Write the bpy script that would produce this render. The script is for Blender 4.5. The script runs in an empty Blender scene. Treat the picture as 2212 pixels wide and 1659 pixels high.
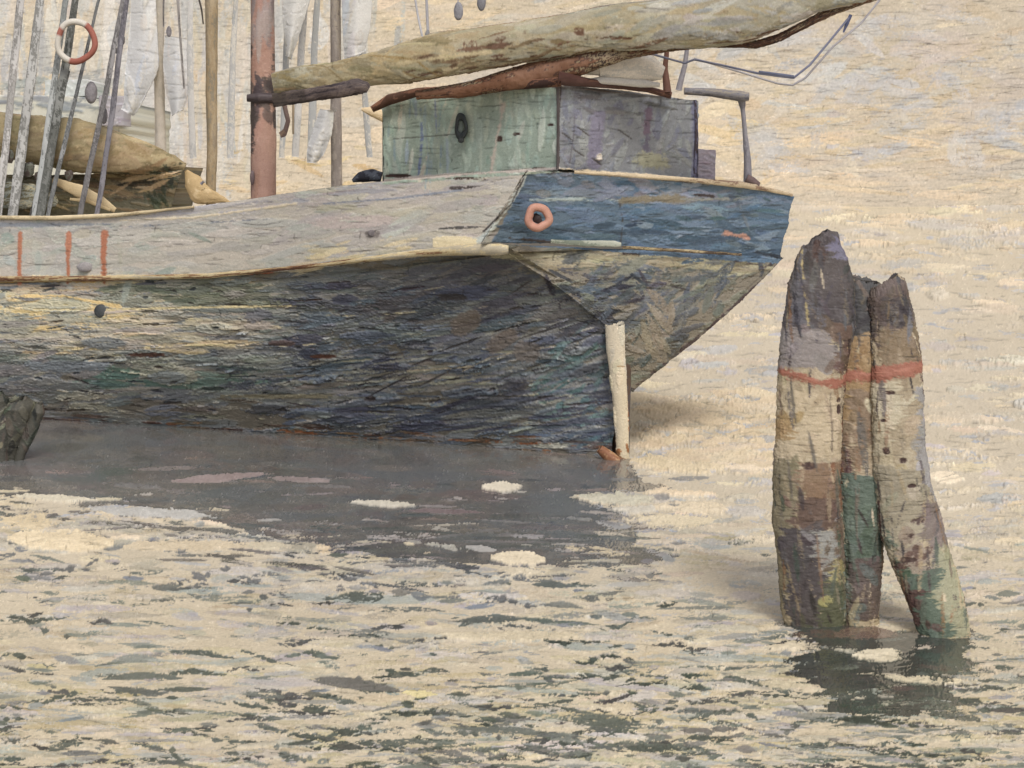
import bpy, math, random
import numpy as np

# ------------------------------------------------------------------ camera, sky light, sun, exposure
SC = bpy.context.scene
F = 3500.0            # focal length in picture units (the picture is 2212 units wide)
CX, HZ = 1106.0, 405.0  # principal column, horizon row
CAMH = 3.5
cam_d = bpy.data.cameras.new('camera'); cam = bpy.data.objects.new('camera', cam_d)
SC.collection.objects.link(cam); SC.camera = cam
cam.location = (0, 0, CAMH); cam.rotation_euler = (math.radians(90), 0, 0)
cam_d.sensor_width = 36; cam_d.lens = 36 * F / 2212
cam_d.shift_y = -(829.5 - HZ) / 2212
cam_d.clip_start = 0.1; cam_d.clip_end = 3000
wd = bpy.data.worlds.new('World'); SC.world = wd; wd.use_nodes = True
nt = wd.node_tree; bg = nt.nodes['Background']
sk = nt.nodes.new('ShaderNodeTexSky'); sk.sky_type = 'NISHITA'; sk.sun_disc = False
SUN_EL, SUN_AZ = 50.0, 163.0     # azimuth clockwise from +Y: behind the camera, from the left
sk.sun_elevation = math.radians(SUN_EL); sk.sun_rotation = math.radians(SUN_AZ)
sk.dust_density = 4.0; sk.air_density = 0.7
nt.links.new(sk.outputs[0], bg.inputs[0]); bg.inputs[1].default_value = 0.15
sd = bpy.data.lights.new('sun', 'SUN'); sun = bpy.data.objects.new('sun', sd); SC.collection.objects.link(sun)
sd.energy = 1.5; sd.angle = math.radians(16); sd.color = (1.0, 0.985, 0.96)
sun.rotation_euler = (math.radians(90 - SUN_EL), 0, math.radians(180 - SUN_AZ))
SC.view_settings.view_transform = 'Standard'; SC.view_settings.look = 'None'
SC.view_settings.exposure = 0.0; SC.view_settings.gamma = 1.0
SC.cycles.max_bounces = 6

rng = np.random.default_rng(7)
random.seed(7)

# ------------------------------------------------------------------ helpers: projection of layout units to the world
def W(px, py, Y):
    px = np.asarray(px, float); py = np.asarray(py, float); Y = np.asarray(Y, float)
    return np.stack([(px - CX) / F * Y, Y + 0 * px, CAMH - (py - HZ) / F * Y], -1)

def lin(c):
    c = np.clip(np.asarray(c, float) / 255.0, 0, 1)
    return np.where(c <= 0.04045, c / 12.92, ((c + 0.055) / 1.055) ** 2.4)

# ------------------------------------------------------------------ noise tiles
NT = 1024
def fft_noise(ax, ay, beta, seed):
    r = np.random.default_rng(seed)
    fx = np.fft.fftfreq(NT)[None, :] * NT * ax; fy = np.fft.fftfreq(NT)[:, None] * NT * ay
    k = np.sqrt(fx * fx + fy * fy) + 1.0
    s = np.fft.fft2(r.standard_normal((NT, NT))) * k ** (-beta)
    n = np.real(np.fft.ifft2(s)); n -= n.mean(); return n / n.std()
N_ISO = fft_noise(1, 1, 1.3, 1)
N_H = fft_noise(3.5, 0.7, 1.15, 2)       # streaks along x
N_V = N_H.T.copy()
N_FINE = fft_noise(1, 1, 0.55, 3)
N_FH = fft_noise(4.0, 0.6, 0.7, 4)
N_BIG = fft_noise(2.0, 1, 2.2, 5)
def tile(n, H, Wd, oy=None, ox=None):
    oy = int(rng.integers(NT)) if oy is None else oy; ox = int(rng.integers(NT)) if ox is None else ox
    return n[np.ix_((np.arange(H) + oy) % NT, (np.arange(Wd) + ox) % NT)]

# ------------------------------------------------------------------ painter: strokes of pigment with thickness, laid in surface units
class Canvas:
    def __init__(s, x0, y0, x1, y1, sc, base):
        s.x0, s.y0, s.sc = x0, y0, sc
        s.W = int((x1 - x0) * sc); s.H = int((y1 - y0) * sc)
        s.c = np.zeros((s.H, s.W, 3)) + np.array(base, float)
        s.h = np.zeros((s.H, s.W)); s.wet = np.zeros((s.H, s.W))
        s.gx, s.gy = np.meshgrid(x0 + (np.arange(s.W) + .5) / sc, y0 + (np.arange(s.H) + .5) / sc)
    def poly_mask(s, pts, rag=4.0, soft=1.5):
        nx = tile(N_H, s.H, s.W) * rag; ny = tile(N_H, s.H, s.W) * rag * .6
        X = s.gx + nx; Yy = s.gy + ny
        ins = np.zeros(X.shape, bool); n = len(pts)
        for i in range(n):
            ax, ay = pts[i]; bx, by = pts[(i + 1) % n]
            if ay == by: continue
            cond = ((ay > Yy) != (by > Yy)) & (X < (bx - ax) * (Yy - ay) / (by - ay) + ax)
            ins ^= cond
        return ins
    def fill(s, pts, col, rag=4.0, h=None, wet=None, a=1.0):
        m = s.poly_mask(pts, rag)
        s.c[m] = s.c[m] * (1 - a) + np.array(col, float) * a
        if h is not None: s.h[m] = h
        if wet is not None: s.wet[m] = wet
        return m
    def stroke(s, cx, cy, ln, wd, ang, col, a=1.0, th=.6, dry=0.0, curve=0.0, rag=.28, wet=None, clip=None, p=2.6, taper=0.0):
        """ang in radians, image sense (y down); ln, wd are full length and width in layout units"""
        L = ln / 2; w = wd / 2; R = math.hypot(L, w + abs(curve) * L) + 3
        i0 = max(0, int((cx - R - s.x0) * s.sc)); i1 = min(s.W, int((cx + R - s.x0) * s.sc) + 2)
        j0 = max(0, int((cy - R - s.y0) * s.sc)); j1 = min(s.H, int((cy + R - s.y0) * s.sc) + 2)
        ca, sa = math.cos(ang), math.sin(ang)
        ey = abs(sa) * L + abs(ca) * (w + abs(curve) * L) + 3; ex = abs(ca) * L + abs(sa) * (w + abs(curve) * L) + 3
        i0 = max(i0, int((cx - ex - s.x0) * s.sc)); i1 = min(i1, int((cx + ex - s.x0) * s.sc) + 2)
        j0 = max(j0, int((cy - ey - s.y0) * s.sc)); j1 = min(j1, int((cy + ey - s.y0) * s.sc) + 2)
        if i1 <= i0 or j1 <= j0: return
        gx = s.gx[j0:j1, i0:i1] - cx; gy = s.gy[j0:j1, i0:i1] - cy
        t = (gx * ca + gy * sa) / L; v = (-gx * sa + gy * ca)
        v = (v - curve * L * (t * t - .4))
        wl = w * (1 - taper * np.clip(t, -1, 1) ** 2 * .9)
        v = v / np.maximum(wl, .3)
        base = N_H if abs(ca) > .7 else (N_V if abs(sa) > .7 else N_ISO)
        n1 = tile(base, j1 - j0, i1 - i0); n2 = tile(N_FINE, j1 - j0, i1 - i0)
        d = 1 - (np.abs(t) ** p + np.abs(v) ** p) + rag * n1 + rag * .35 * n2 + rag * .65 * tile(N_ISO, j1 - j0, i1 - i0)
        m = np.clip(d * 4, 0, 1)
        if dry > 0: m = m * np.clip((tile(base, j1 - j0, i1 - i0) * .8 + tile(N_FH if base is N_H else N_FINE, j1 - j0, i1 - i0) * .5 + (1 - 2 * dry)) * 3 + .5, 0, 1)
        if clip is not None: m = m * clip[j0:j1, i0:i1]
        prof = .7 * np.sqrt(np.clip(d, 0, 1)) + .55 * np.exp(-((d - .22) / .16) ** 2)
        mm = (m * a)[..., None]
        cc = np.array(col, float) + (n1[..., None] * 5 + n2[..., None] * 2.5)
        s.c[j0:j1, i0:i1] = s.c[j0:j1, i0:i1] * (1 - mm) + cc * mm
        hs = s.h[j0:j1, i0:i1]
        s.h[j0:j1, i0:i1] = hs * (1 - .65 * m) + m * th * (prof + n1 * .22)
        if wet is not None:
            ww = s.wet[j0:j1, i0:i1]; s.wet[j0:j1, i0:i1] = ww * (1 - m) + wet * m
    def strokes(s, n, region, pal, ln=(20, 60), wd=(5, 12), ang=0.0, aj=.12, th=(.3, 1.0), dry=0.15, jit=8, curve=.0, wet=None,
                clip=True, a=(.7, 1.0), taper=.5, rag=.19, angf=None):
        m = region if isinstance(region, np.ndarray) else s.poly_mask(region, 22)
        jj, ii = np.nonzero(m)
        if len(jj) == 0: return
        cl = m.astype(float) if (clip and isinstance(region, np.ndarray)) else None
        k = rng.integers(len(jj), size=n)
        for q in k:
            x = s.x0 + (ii[q] + .5) / s.sc; y = s.y0 + (jj[q] + .5) / s.sc
            c = np.array(pal[int(rng.integers(len(pal)))], float) + rng.normal(0, jit) + rng.normal(0, jit * .35, 3)
            r = rng.random() ** 1.6
            A = (angf(x, y) if angf else ang) + rng.normal(0, aj)
            s.stroke(x, y, ln[0] + (ln[1] - ln[0]) * r, wd[0] + (wd[1] - wd[0]) * rng.random() ** 1.3, A, c,
                     a=rng.uniform(*a), th=rng.uniform(*th), dry=rng.random() * dry * 2, curve=rng.normal(0, curve) if curve else 0,
                     wet=wet, clip=cl, taper=taper, rag=rag)
    def line(s, pts, wd, col, a=1.0, th=.5, rag=.35, dry=0.0, wet=None):
        P = np.array(pts, float)
        x0, y0 = P.min(0) - wd * 2 - 4; x1, y1 = P.max(0) + wd * 2 + 4
        i0 = max(0, int((x0 - s.x0) * s.sc)); i1 = min(s.W, int((x1 - s.x0) * s.sc) + 2)
        j0 = max(0, int((y0 - s.y0) * s.sc)); j1 = min(s.H, int((y1 - s.y0) * s.sc) + 2)
        if i1 <= i0 or j1 <= j0: return
        gx = s.gx[j0:j1, i0:i1]; gy = s.gy[j0:j1, i0:i1]; D = np.full(gx.shape, 1e9)
        for (ax, ay), (bx, by) in zip(P[:-1], P[1:]):
            dx, dy = bx - ax, by - ay; L2 = dx * dx + dy * dy + 1e-9
            t = np.clip(((gx - ax) * dx + (gy - ay) * dy) / L2, 0, 1)
            D = np.minimum(D, np.hypot(gx - ax - t * dx, gy - ay - t * dy))
        n1 = tile(N_ISO, j1 - j0, i1 - i0); n2 = tile(N_FINE, j1 - j0, i1 - i0)
        d = 1 - D / (wd / 2) + rag * n1 + rag * .5 * n2
        m = np.clip(d * 3, 0, 1)
        if dry > 0: m = m * np.clip((tile(N_H, j1 - j0, i1 - i0) + (1 - 2 * dry)) * 3 + .5, 0, 1)
        mm = (m * a)[..., None]
        s.c[j0:j1, i0:i1] = s.c[j0:j1, i0:i1] * (1 - mm) + (np.array(col, float) + n1[..., None] * 5) * mm
        s.h[j0:j1, i0:i1] = s.h[j0:j1, i0:i1] * (1 - .6 * m) + m * th * np.sqrt(np.clip(d, 0, 1))
        if wet is not None: s.wet[j0:j1, i0:i1] = s.wet[j0:j1, i0:i1] * (1 - m) + wet * m
    def cracks(s, n=900, depth=.5, dark=.35, region=None, ln=(8, 60), ang=0.0):
        """hairline cracks in the dried paint, most of them level, some in small nets"""
        m = np.ones((s.H, s.W), bool) if region is None else region > .5
        m = m & (tile(N_BIG, s.H, s.W) > -.9)
        jj, ii = np.nonzero(m)
        for q in rng.integers(len(jj), size=n):
            y = float(jj[q]); x = float(ii[q]); L = (ln[0] + (ln[1] - ln[0]) * rng.random() ** 2) * s.sc; k = int(L * 1.3) + 2
            up = rng.random() < .14
            A = (math.pi / 2 if up else ang) + rng.normal(0, .1); w = np.cumsum(rng.normal(0, .13, k)); w -= np.linspace(0, w[-1], k) * .6
            t = np.linspace(-L / 2, L / 2, k) * (.3 if up else 1)
            X = x + t * math.cos(A) - w * math.sin(A); Y = y + t * math.sin(A) + w * math.cos(A)
            i = np.floor(X).astype(int); j = np.floor(Y).astype(int); fy = Y - j
            ok = (i > 0) & (i < s.W - 2) & (j > 0) & (j < s.H - 2); i, j, fy = i[ok], j[ok], fy[ok]
            d = dark * rng.uniform(.4, 1) * np.sin(np.linspace(.3, math.pi - .3, k))[ok]
            s.c[j, i] *= (1 - d * (1 - fy))[:, None]; s.c[j + 1, i] *= (1 - d * fy)[:, None]
            s.h[j, i] -= depth * (1 - fy); s.h[j + 1, i] -= depth * fy
    def finish(s, grain=3.0, hgrain=.06):
        g = tile(N_FINE, s.H, s.W); b = tile(N_H, s.H, s.W); q = tile(N_BIG, s.H, s.W)[..., None]; q2 = tile(N_BIG, s.H, s.W)[..., None]
        s.c = s.c + q * np.array([1.6, .8, -1.5]) + q2 * 2.6
        s.c += (g * grain + b * grain * .8)[..., None]; s.h += g * hgrain + b * hgrain
        s.c += (16. * (g > 2.3) - 24. * (tile(N_FINE, s.H, s.W) > 2.35))[..., None]; s.h += .5 * (g > 2.3) - .5 * (g < -2.4)  # pale glints and dark pits painted into the colour, with slight relief
        s.c = np.clip(s.c, 6, 250)
    def sample(s, px, py):
        fx = np.clip((np.asarray(px, float) - s.x0) * s.sc - .5, 0, s.W - 1.001)
        fy = np.clip((np.asarray(py, float) - s.y0) * s.sc - .5, 0, s.H - 1.001)
        i = fx.astype(int); j = fy.astype(int); u = fx - i; v = fy - j
        def g(A):
            uu, vv = (u[..., None], v[..., None]) if A.ndim == 3 else (u, v)
            return (A[j, i] * (1 - uu) + A[j, i + 1] * uu) * (1 - vv) + (A[j + 1, i] * (1 - uu) + A[j + 1, i + 1] * uu) * vv
        return g(s.c), g(s.h), g(s.wet)

# ------------------------------------------------------------------ materials
def paint_material(name, rough=.6, spec=.3, bump_scale=70.0, bump=.25, dist=.004, gain=1.0, wetmix=False):
    m = bpy.data.materials.new(name); m.use_nodes = True
    t = m.node_tree; b = t.nodes['Principled BSDF']
    at = t.nodes.new('ShaderNodeAttribute'); at.attribute_name = 'pigment'
    tc = t.nodes.new('ShaderNodeTexCoord')
    n = t.nodes.new('ShaderNodeTexNoise'); n.inputs['Scale'].default_value = bump_scale; n.inputs['Detail'].default_value = 4
    t.links.new(tc.outputs['Object'], n.inputs['Vector'])
    mul = t.nodes.new('ShaderNodeMix'); mul.data_type = 'RGBA'; mul.blend_type = 'MULTIPLY'; mul.inputs[0].default_value = 1
    mr = t.nodes.new('ShaderNodeMapRange'); mr.inputs[1].default_value = .3; mr.inputs[2].default_value = .7
    mr.inputs[3].default_value = .9 * gain; mr.inputs[4].default_value = 1.1 * gain
    t.links.new(n.outputs[0], mr.inputs[0]); t.links.new(at.outputs['Color'], mul.inputs[6]); t.links.new(mr.outputs[0], mul.inputs[7])
    t.links.new(mul.outputs[2], b.inputs['Base Color'])
    bp = t.nodes.new('ShaderNodeBump'); bp.inputs['Strength'].default_value = bump; bp.inputs['Distance'].default_value = dist
    t.links.new(n.outputs[0], bp.inputs['Height']); t.links.new(bp.outputs[0], b.inputs['Normal'])
    b.inputs['Roughness'].default_value = rough; b.inputs['Specular IOR Level'].default_value = spec
    if wetmix:
        r2 = t.nodes.new('ShaderNodeMapRange'); r2.inputs[3].default_value = rough; r2.inputs[4].default_value = .13
        t.links.new(at.outputs['Alpha'], r2.inputs[0]); t.links.new(r2.outputs[0], b.inputs['Roughness'])
        r3 = t.nodes.new('ShaderNodeMapRange'); r3.inputs[3].default_value = .12; r3.inputs[4].default_value = .6
        t.links.new(at.outputs['Alpha'], r3.inputs[0]); t.links.new(r3.outputs[0], b.inputs['Specular IOR Level'])
    return m
M_BOAT = paint_material('aged_boat_paint', .55, .35, 60, .3, .006, gain=1.12)
M_WOOD = paint_material('weathered_timber', .6, .3, 80, .35, .005, gain=.88)
M_CLOTH = paint_material('canvas_cloth', .75, .2, 60, .3, .006)
M_METAL = paint_material('rusty_iron', .6, .35, 90, .3, .003)
M_ROPE = paint_material('tarred_rope', .8, .15, 120, .3, .003)
M_WATER = paint_material('harbour_water', .6, .15, 30, .10, .006, gain=.96, wetmix=True)
M_SKY = paint_material('hazy_sky', .8, .1, 2.2, .03, .10, gain=.86)

# ------------------------------------------------------------------ mesh builders
COL = SC.collection
def new_obj(name, verts, faces, cols, mat, parent=None, smooth=True):
    """verts (n,3), faces (m,4) int array, cols (n,4) linear"""
    me = bpy.data.meshes.new(name); n = len(verts); m = len(faces)
    base = np.array(parent_origin(parent)) if parent is not None else np.zeros(3)
    v = (verts - base).astype(np.float32)
    me.vertices.add(n); me.vertices.foreach_set('co', v.ravel())
    me.loops.add(m * 4); me.loops.foreach_set('vertex_index', faces.astype(np.int32).ravel())
    me.polygons.add(m); me.polygons.foreach_set('loop_start', (np.arange(m) * 4).astype(np.int32))
    me.polygons.foreach_set('loop_total', np.full(m, 4, np.int32))
    me.polygons.foreach_set('use_smooth', np.full(m, smooth, bool))
    me.update(calc_edges=True)
    at = me.color_attributes.new('pigment', 'FLOAT_COLOR', 'POINT')
    at.data.foreach_set('color', cols.astype(np.float32).ravel())
    me.materials.append(mat); me.validate()
    o = bpy.data.objects.new(name, me); COL.objects.link(o)
    if parent is not None: o.parent = parent
    return o
def parent_origin(p):
    x = np.zeros(3)
    while p is not None: x = x + np.array(p.location); p = p.parent
    return x
def rgba(c, wet=None, chroma=.86):
    g = (c @ np.array([.3, .59, .11]))[..., None]; l = lin(g + (c - g) * chroma); a = np.ones(l.shape[:-1] + (1,)) if wet is None else wet[..., None]
    return np.concatenate([l, a], -1)
def grid_faces(R, C, wrap=False):
    i = np.arange(R - 1)[:, None]; j = np.arange(C if wrap else C - 1)[None, :]; j2 = (j + 1) % C
    return np.stack([i * C + j, i * C + j2, (i + 1) * C + j2, (i + 1) * C + j], -1).reshape(-1, 4)
def thing(name, label, cat, loc, group=None):
    o = bpy.data.objects.new(name, None); COL.objects.link(o); o.location = loc; o.empty_display_size = .3
    o['label'] = label; o['category'] = cat
    if group: o['group'] = group
    return o
def tag(o, label, cat, group=None):
    o['label'] = label; o['category'] = cat
    if group: o['group'] = group
    return o
def interp_poly(pts, n):
    """resample a polyline of rows by its picture length"""
    P = np.array(pts, float); d = np.r_[0, np.cumsum(np.hypot(np.diff(P[:, 0]), np.diff(P[:, 1])) + 1e-6)]
    t = np.linspace(0, d[-1], n)
    return np.stack([np.interp(t, d, P[:, k]) for k in range(P.shape[1])], -1)
def smooth_poly(pts, n):
    P = interp_poly(pts, n); k = max(1, n // 24)
    for _ in range(2):
        Q = P.copy(); ker = np.ones(2 * k + 1) / (2 * k + 1)
        for c in range(P.shape[1]):
            e = np.concatenate([np.full(k, P[0, c]) - np.arange(k, 0, -1) * (P[1, c] - P[0, c]), P[:, c], np.full(k, P[-1, c]) + np.arange(1, k + 1) * (P[-1, c] - P[-2, c])])
            Q[:, c] = np.convolve(e, ker, 'valid')
        P = Q
    return P
def sheet(name, top, bot, cv, mat, parent, res=.55, thick=0.0, belly=0.0, edge=1.5, relief=2.3, mids=None, smooth=True, tr=None):
    """a skin between two edges given as (px,py,Y) rows; returns one mesh with a displaced painted face"""
    wpx = max(np.hypot(*np.diff(np.array(top)[:, :2], axis=0).T).sum(), np.hypot(*np.diff(np.array(bot)[:, :2], axis=0).T).sum())
    C = max(8, int(wpx * res)); rows = [top] + (mids or []) + [bot]
    E = [(smooth_poly if smooth else interp_poly)(r, C) for r in rows]
    hpx = sum(np.hypot(E[i + 1][:, 0] - E[i][:, 0], E[i + 1][:, 1] - E[i][:, 1]).max() for i in range(len(E) - 1))
    R = max(4, int(hpx * res)); tt = np.linspace(0, len(E) - 1, R)
    S = np.zeros((R, C, 3))
    for r, t in enumerate(tt):
        k = min(int(t), len(E) - 2); u = t - k
        if len(E) > 2:     # catmull
            p0 = E[max(k - 1, 0)]; p1 = E[k]; p2 = E[k + 1]; p3 = E[min(k + 2, len(E) - 1)]
            S[r] = .5 * ((2 * p1) + (-p0 + p2) * u + (2 * p0 - 5 * p1 + 4 * p2 - p3) * u * u + (-p0 + 3 * p1 - 3 * p2 + p3) * u ** 3)
        else: S[r] = E[k] * (1 - u) + E[k + 1] * u
    n = tile(N_ISO, R, C)
    w = np.zeros((R, 1)); w[0] = w[-1] = 1
    S[..., 1] += n * edge * w
    w2 = np.zeros((1, C)); w2[0, 0] = w2[0, -1] = 1
    S[..., 0] += tile(N_ISO, R, C) * edge * w2
    if belly: S[..., 2] -= belly * np.sin(np.linspace(0, math.pi, R))[:, None]
    c, h, wt = cv.sample(S[..., 0], S[..., 1])
    P = W(S[..., 0], S[..., 1], S[..., 2])
    du = np.gradient(P, axis=1); dv = np.gradient(P, axis=0); N = np.cross(du, dv); N /= np.linalg.norm(N, axis=-1, keepdims=True) + 1e-9
    N *= -np.sign(N[..., 1:2] + 1e-9)
    Pd = P + N * (h * relief * S[..., 2] / F)[..., None]
    V = Pd.reshape(-1, 3); Cc = rgba(c).reshape(-1, 4); Fc = grid_faces(R, C)
    # orient faces to the camera side
    a, b, d = V[Fc[0, 0]], V[Fc[0, 1]], V[Fc[0, 2]]
    if np.cross(b - a, d - b)[1] > 0: Fc = Fc[:, ::-1]
    if thick:
        # back skin and rim
        ring = np.r_[np.arange(C), np.arange(1, R) * C + C - 1, (R - 1) * C + np.arange(C - 2, -1, -1), np.arange(R - 2, 0, -1) * C]
        rr = np.linspace(0, R - 1, 4).astype(int); cc2 = np.linspace(0, C - 1, 24).astype(int)
        n0 = len(V); back = V[ring] + np.array([0, thick, 0]); Vb = [V, back]; Cb = [Cc, Cc[ring]]
        m = len(ring); i = np.arange(m); j = (i + 1) % m
        Fs = [Fc, np.stack([ring[i], ring[j], n0 + j, n0 + i], -1)]
        n1 = n0 + m; bk = (P + np.array([0, thick * .98, 0]))[np.ix_(rr, cc2)].reshape(-1, 3)
        Vb.append(bk); Cb.append(Cc.reshape(R, C, 4)[np.ix_(rr, cc2)].reshape(-1, 4)); Fs.append(n1 + grid_faces(4, 24)[:, ::-1])
        V = np.concatenate(Vb); Cc = np.concatenate(Cb); Fc = np.concatenate(Fs)
    return new_obj(name, V, Fc, Cc, mat, parent)
def tube(name, pts, mat, parent, cv=None, col=None, res=.5, flat=1.0, relief=1.0, wob=0.0, mottle=9.0, round_end=True, pal=None, top_rag=0.0):
    """round member along (px,py,Y,halfwidth) rows; colour from its unrolled skin"""
    P0 = np.array(pts, float); L = np.hypot(*np.diff(P0[:, :2], axis=0).T).sum(); hwm = P0[:, 3].max()
    n = int(max(12, min(600, L * res))); E = interp_poly(pts, n)
    if wob: E[:, 0] += tile(N_BIG, n, 1)[:, 0] * wob * .8; E[:, 1] += tile(N_BIG, n, 1)[:, 0] * wob * .6; E[:, 3] *= 1 + tile(N_BIG, n, 1)[:, 0] * min(.12, wob * .04)
    m = int(max(14, min(150, hwm * 2 * math.pi * res * .9))) // 2 * 2
    tg = np.gradient(E[:, :2], axis=0); tg /= np.linalg.norm(tg, axis=1, keepdims=True) + 1e-9
    pr = np.stack([-tg[:, 1], tg[:, 0]], -1)
    th = np.linspace(-math.pi, math.pi, m, endpoint=False)
    tri = np.where(np.abs(th) <= math.pi / 2, th / (math.pi / 2), np.sign(th) * (2 - np.abs(th) / (math.pi / 2)))
    hw = E[:, 3:4]
    sx = E[:, 0:1] + pr[:, 0:1] * hw * tri; sy = E[:, 1:2] + pr[:, 1:2] * hw * tri
    if cv is not None: c, h, _ = cv.sample(sx, sy)
    else:
        nn = tile(N_V if n > m else N_ISO, n, m); n2 = tile(N_ISO, n, m)
        if pal:
            k = np.clip(((nn + 1.6) / 3.2 * len(pal)).astype(int), 0, len(pal) - 1); c = np.array(pal, float)[k] + n2[..., None] * mottle * .5
        else: c = np.array(col, float) + nn[..., None] * mottle + n2[..., None] * mottle * .5
        h = nn * .35 * min(1, hwm / 8) + n2 * .3 * min(1, hwm / 8)
    c = np.clip(c, 6, 250)
    r = hw + h * relief
    px = E[:, 0:1] + pr[:, 0:1] * r * np.sin(th); py = E[:, 1:2] + pr[:, 1:2] * r * np.sin(th)
    P = W(px, py, E[:, 2:3] + 0 * px)
    P[..., 1] -= np.cos(th) * r * flat * E[:, 2:3] / F
    if top_rag: P[:max(2, n // 40), :, 2] += (tile(N_ISO, 1, m) * top_rag)[0] * E[0, 2] / F
    V = P.reshape(-1, 3); Cc = rgba(c).reshape(-1, 4); Fs = [grid_faces(n, m, True)]
    # caps
    caps = []; cc = []
    for e, s in ((0, 1), (n - 1, -1)):
        ctr = W(E[e, 0], E[e, 1], E[e, 2]); k = len(V) + len(caps); caps.append(ctr); cc.append(Cc[e * m])
        i = np.arange(0, m, 2); a = e * m + i; b = e * m + (i + 1) % m; d = e * m + (i + 2) % m
        q = np.stack([np.full(len(i), k), a, b, d], -1) if s > 0 else np.stack([np.full(len(i), k), d, b, a], -1)
        if m % 2: q[-1, (3 if s > 0 else 1)] = e * m
        Fs.append(q if m % 2 == 0 else q[:-1])
    V = np.concatenate([V, np.array(caps)]); Cc = np.concatenate([Cc, np.array(cc)])
    return new_obj(name, V, np.concatenate(Fs)[:, ::-1], Cc, mat, parent)
def blob(name, cx, cy, Y, rx, ry, mat, parent, col, flat=.7):
    a = np.linspace(.05, math.pi - .05, 11)
    return tube(name, [(cx, cy - ry * math.cos(x), Y, rx * math.sin(x)) for x in a], mat, parent, col=col, flat=flat, res=1.2)
def box_px(name, x0, y0, x1, y1, Y, depth, mat, parent, col, mottle=8, skew=0.0, n=10):
    """a mottled box facing the camera with real depth"""
    cv = Canvas(min(x0, x1) - 4, min(y0, y1) - 4, max(x0, x1) + 4, max(y0, y1) + 4, .6, col)
    cv.strokes(40, np.ones((cv.H, cv.W), bool), [col, tuple(np.array(col) - mottle), tuple(np.array(col) + mottle)], (6, 30), (3, 8), 0, .5, clip=False)
    cv.finish(2.5)
    return sheet(name, [(x0, y0, Y), (x1, y0 + skew, Y)], [(x0, y1, Y), (x1, y1 + skew, Y)], cv, mat, parent, thick=depth, smooth=False, edge=1.0)

# ================================================================== SKY (a far backdrop of hazy cream light)
CREAM = (212, 200, 176)
cs = Canvas(-260, -140, 2480, 450, .5, CREAM)
full = np.ones((cs.H, cs.W), bool)
cs.strokes(700, full, [(216, 200, 170), (222, 206, 176), (212, 200, 176), (208, 200, 184)], (60, 220), (18, 46), 0, .2, th=(.2, .8), clip=False, jit=3, dry=.1)
left = [(-260, -140), (880, -140), (860, 90), (640, 140), (520, 400), (-260, 450)]
cs.strokes(420, left, [(200, 202, 198), (208, 206, 198), (192, 196, 194), (214, 206, 184), (206, 198, 182), (186, 190, 190)], (50, 190), (10, 26), math.pi / 2, .12, th=(.1, .5), clip=False, jit=4)
cs.strokes(60, [(-260, -140), (470, -140), (470, 240), (-260, 240)], [(176, 182, 182), (170, 174, 178), (188, 186, 178)], (60, 200), (6, 14), math.pi / 2 - .0, .14, th=(.1, .3), clip=False, jit=5, a=(.4, .8))
cs.strokes(90, [(820, -140), (1900, -140), (1500, 20), (1000, 70), (840, 110)], [(216, 210, 196), (222, 206, 172), (208, 208, 206), (224, 212, 188)], (50, 150), (10, 24), -.15, .2, clip=False, jit=4)
cs.strokes(80, [(1450, 60), (2000, 20), (2050, 120), (1800, 260), (1500, 200)], [(206, 206, 202), (214, 206, 190), (202, 204, 204)], (60, 160), (14, 30), -.2, .4, clip=False, jit=3, a=(.5, .9))
cs.strokes(60, [(1700, 120), (2212, 60), (2212, 330), (1760, 330)], [(204, 202, 196), (198, 200, 202), (206, 198, 190)], (30, 120), (8, 24), .0, .6, clip=False, jit=4, a=(.5, .9), th=(.5, 1.3))
cs.strokes(110, [(1640, 240), (2480, 200), (2480, 450), (1700, 450)], [(224, 206, 170), (222, 200, 162), (214, 200, 174)], (60, 260), (8, 22), 0, .1, clip=False, jit=3, th=(.6, 1.5))
cs.strokes(50, [(400, 345), (1150, 345), (1150, 450), (400, 450)], [(226, 202, 152), (220, 198, 158), (214, 186, 138), (228, 210, 170)], (30, 90), (8, 18), 0, .2, clip=False, jit=5, th=(.8, 1.8))
cs.strokes(26, [(1500, 220), (1640, 220), (1620, 400), (1500, 400)], [(228, 206, 160), (224, 206, 172)], (50, 130), (14, 30), .2, .4, clip=False, jit=3)
cs.strokes(50, full, [(184, 180, 176), (190, 178, 166), (190, 192, 196)], (12, 40), (3, 7), 0, .4, clip=False, jit=5, a=(.3, .7))
cs.strokes(170, [(-260, -140), (860, -140), (840, 100), (520, 400), (-260, 400)], [(208, 210, 208), (214, 212, 204), (200, 204, 204), (212, 206, 190)], (60, 220), (16, 40), math.pi / 2, .15, th=(.1, .5), clip=False, jit=3, a=(.5, .9))
cs.strokes(40, [(-260, 150), (300, 160), (300, 260), (-260, 250)], [(150, 160, 162), (166, 172, 172), (176, 180, 176)], (60, 180), (12, 28), 0, .2, th=(.1, .4), clip=False, jit=4, a=(.4, .8))
cs.strokes(60, [(1500, -100), (2480, -100), (2480, 420), (1640, 400)], [(204, 206, 206), (198, 202, 206), (220, 208, 180), (210, 200, 186)], (60, 200), (30, 80), 0, .5, th=(.2, .7), clip=False, jit=3, a=(.35, .7), rag=.6)
cs.strokes(20, [(1700, 120), (2300, 160), (2300, 330), (1760, 330)], [(192, 196, 202), (188, 194, 202)], (50, 140), (14, 34), 0, .4, th=(.2, .7), clip=False, jit=3, a=(.4, .7), rag=.7)
cs.cracks(5000, .25, .20); cs.finish(2.2, .10)

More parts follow.
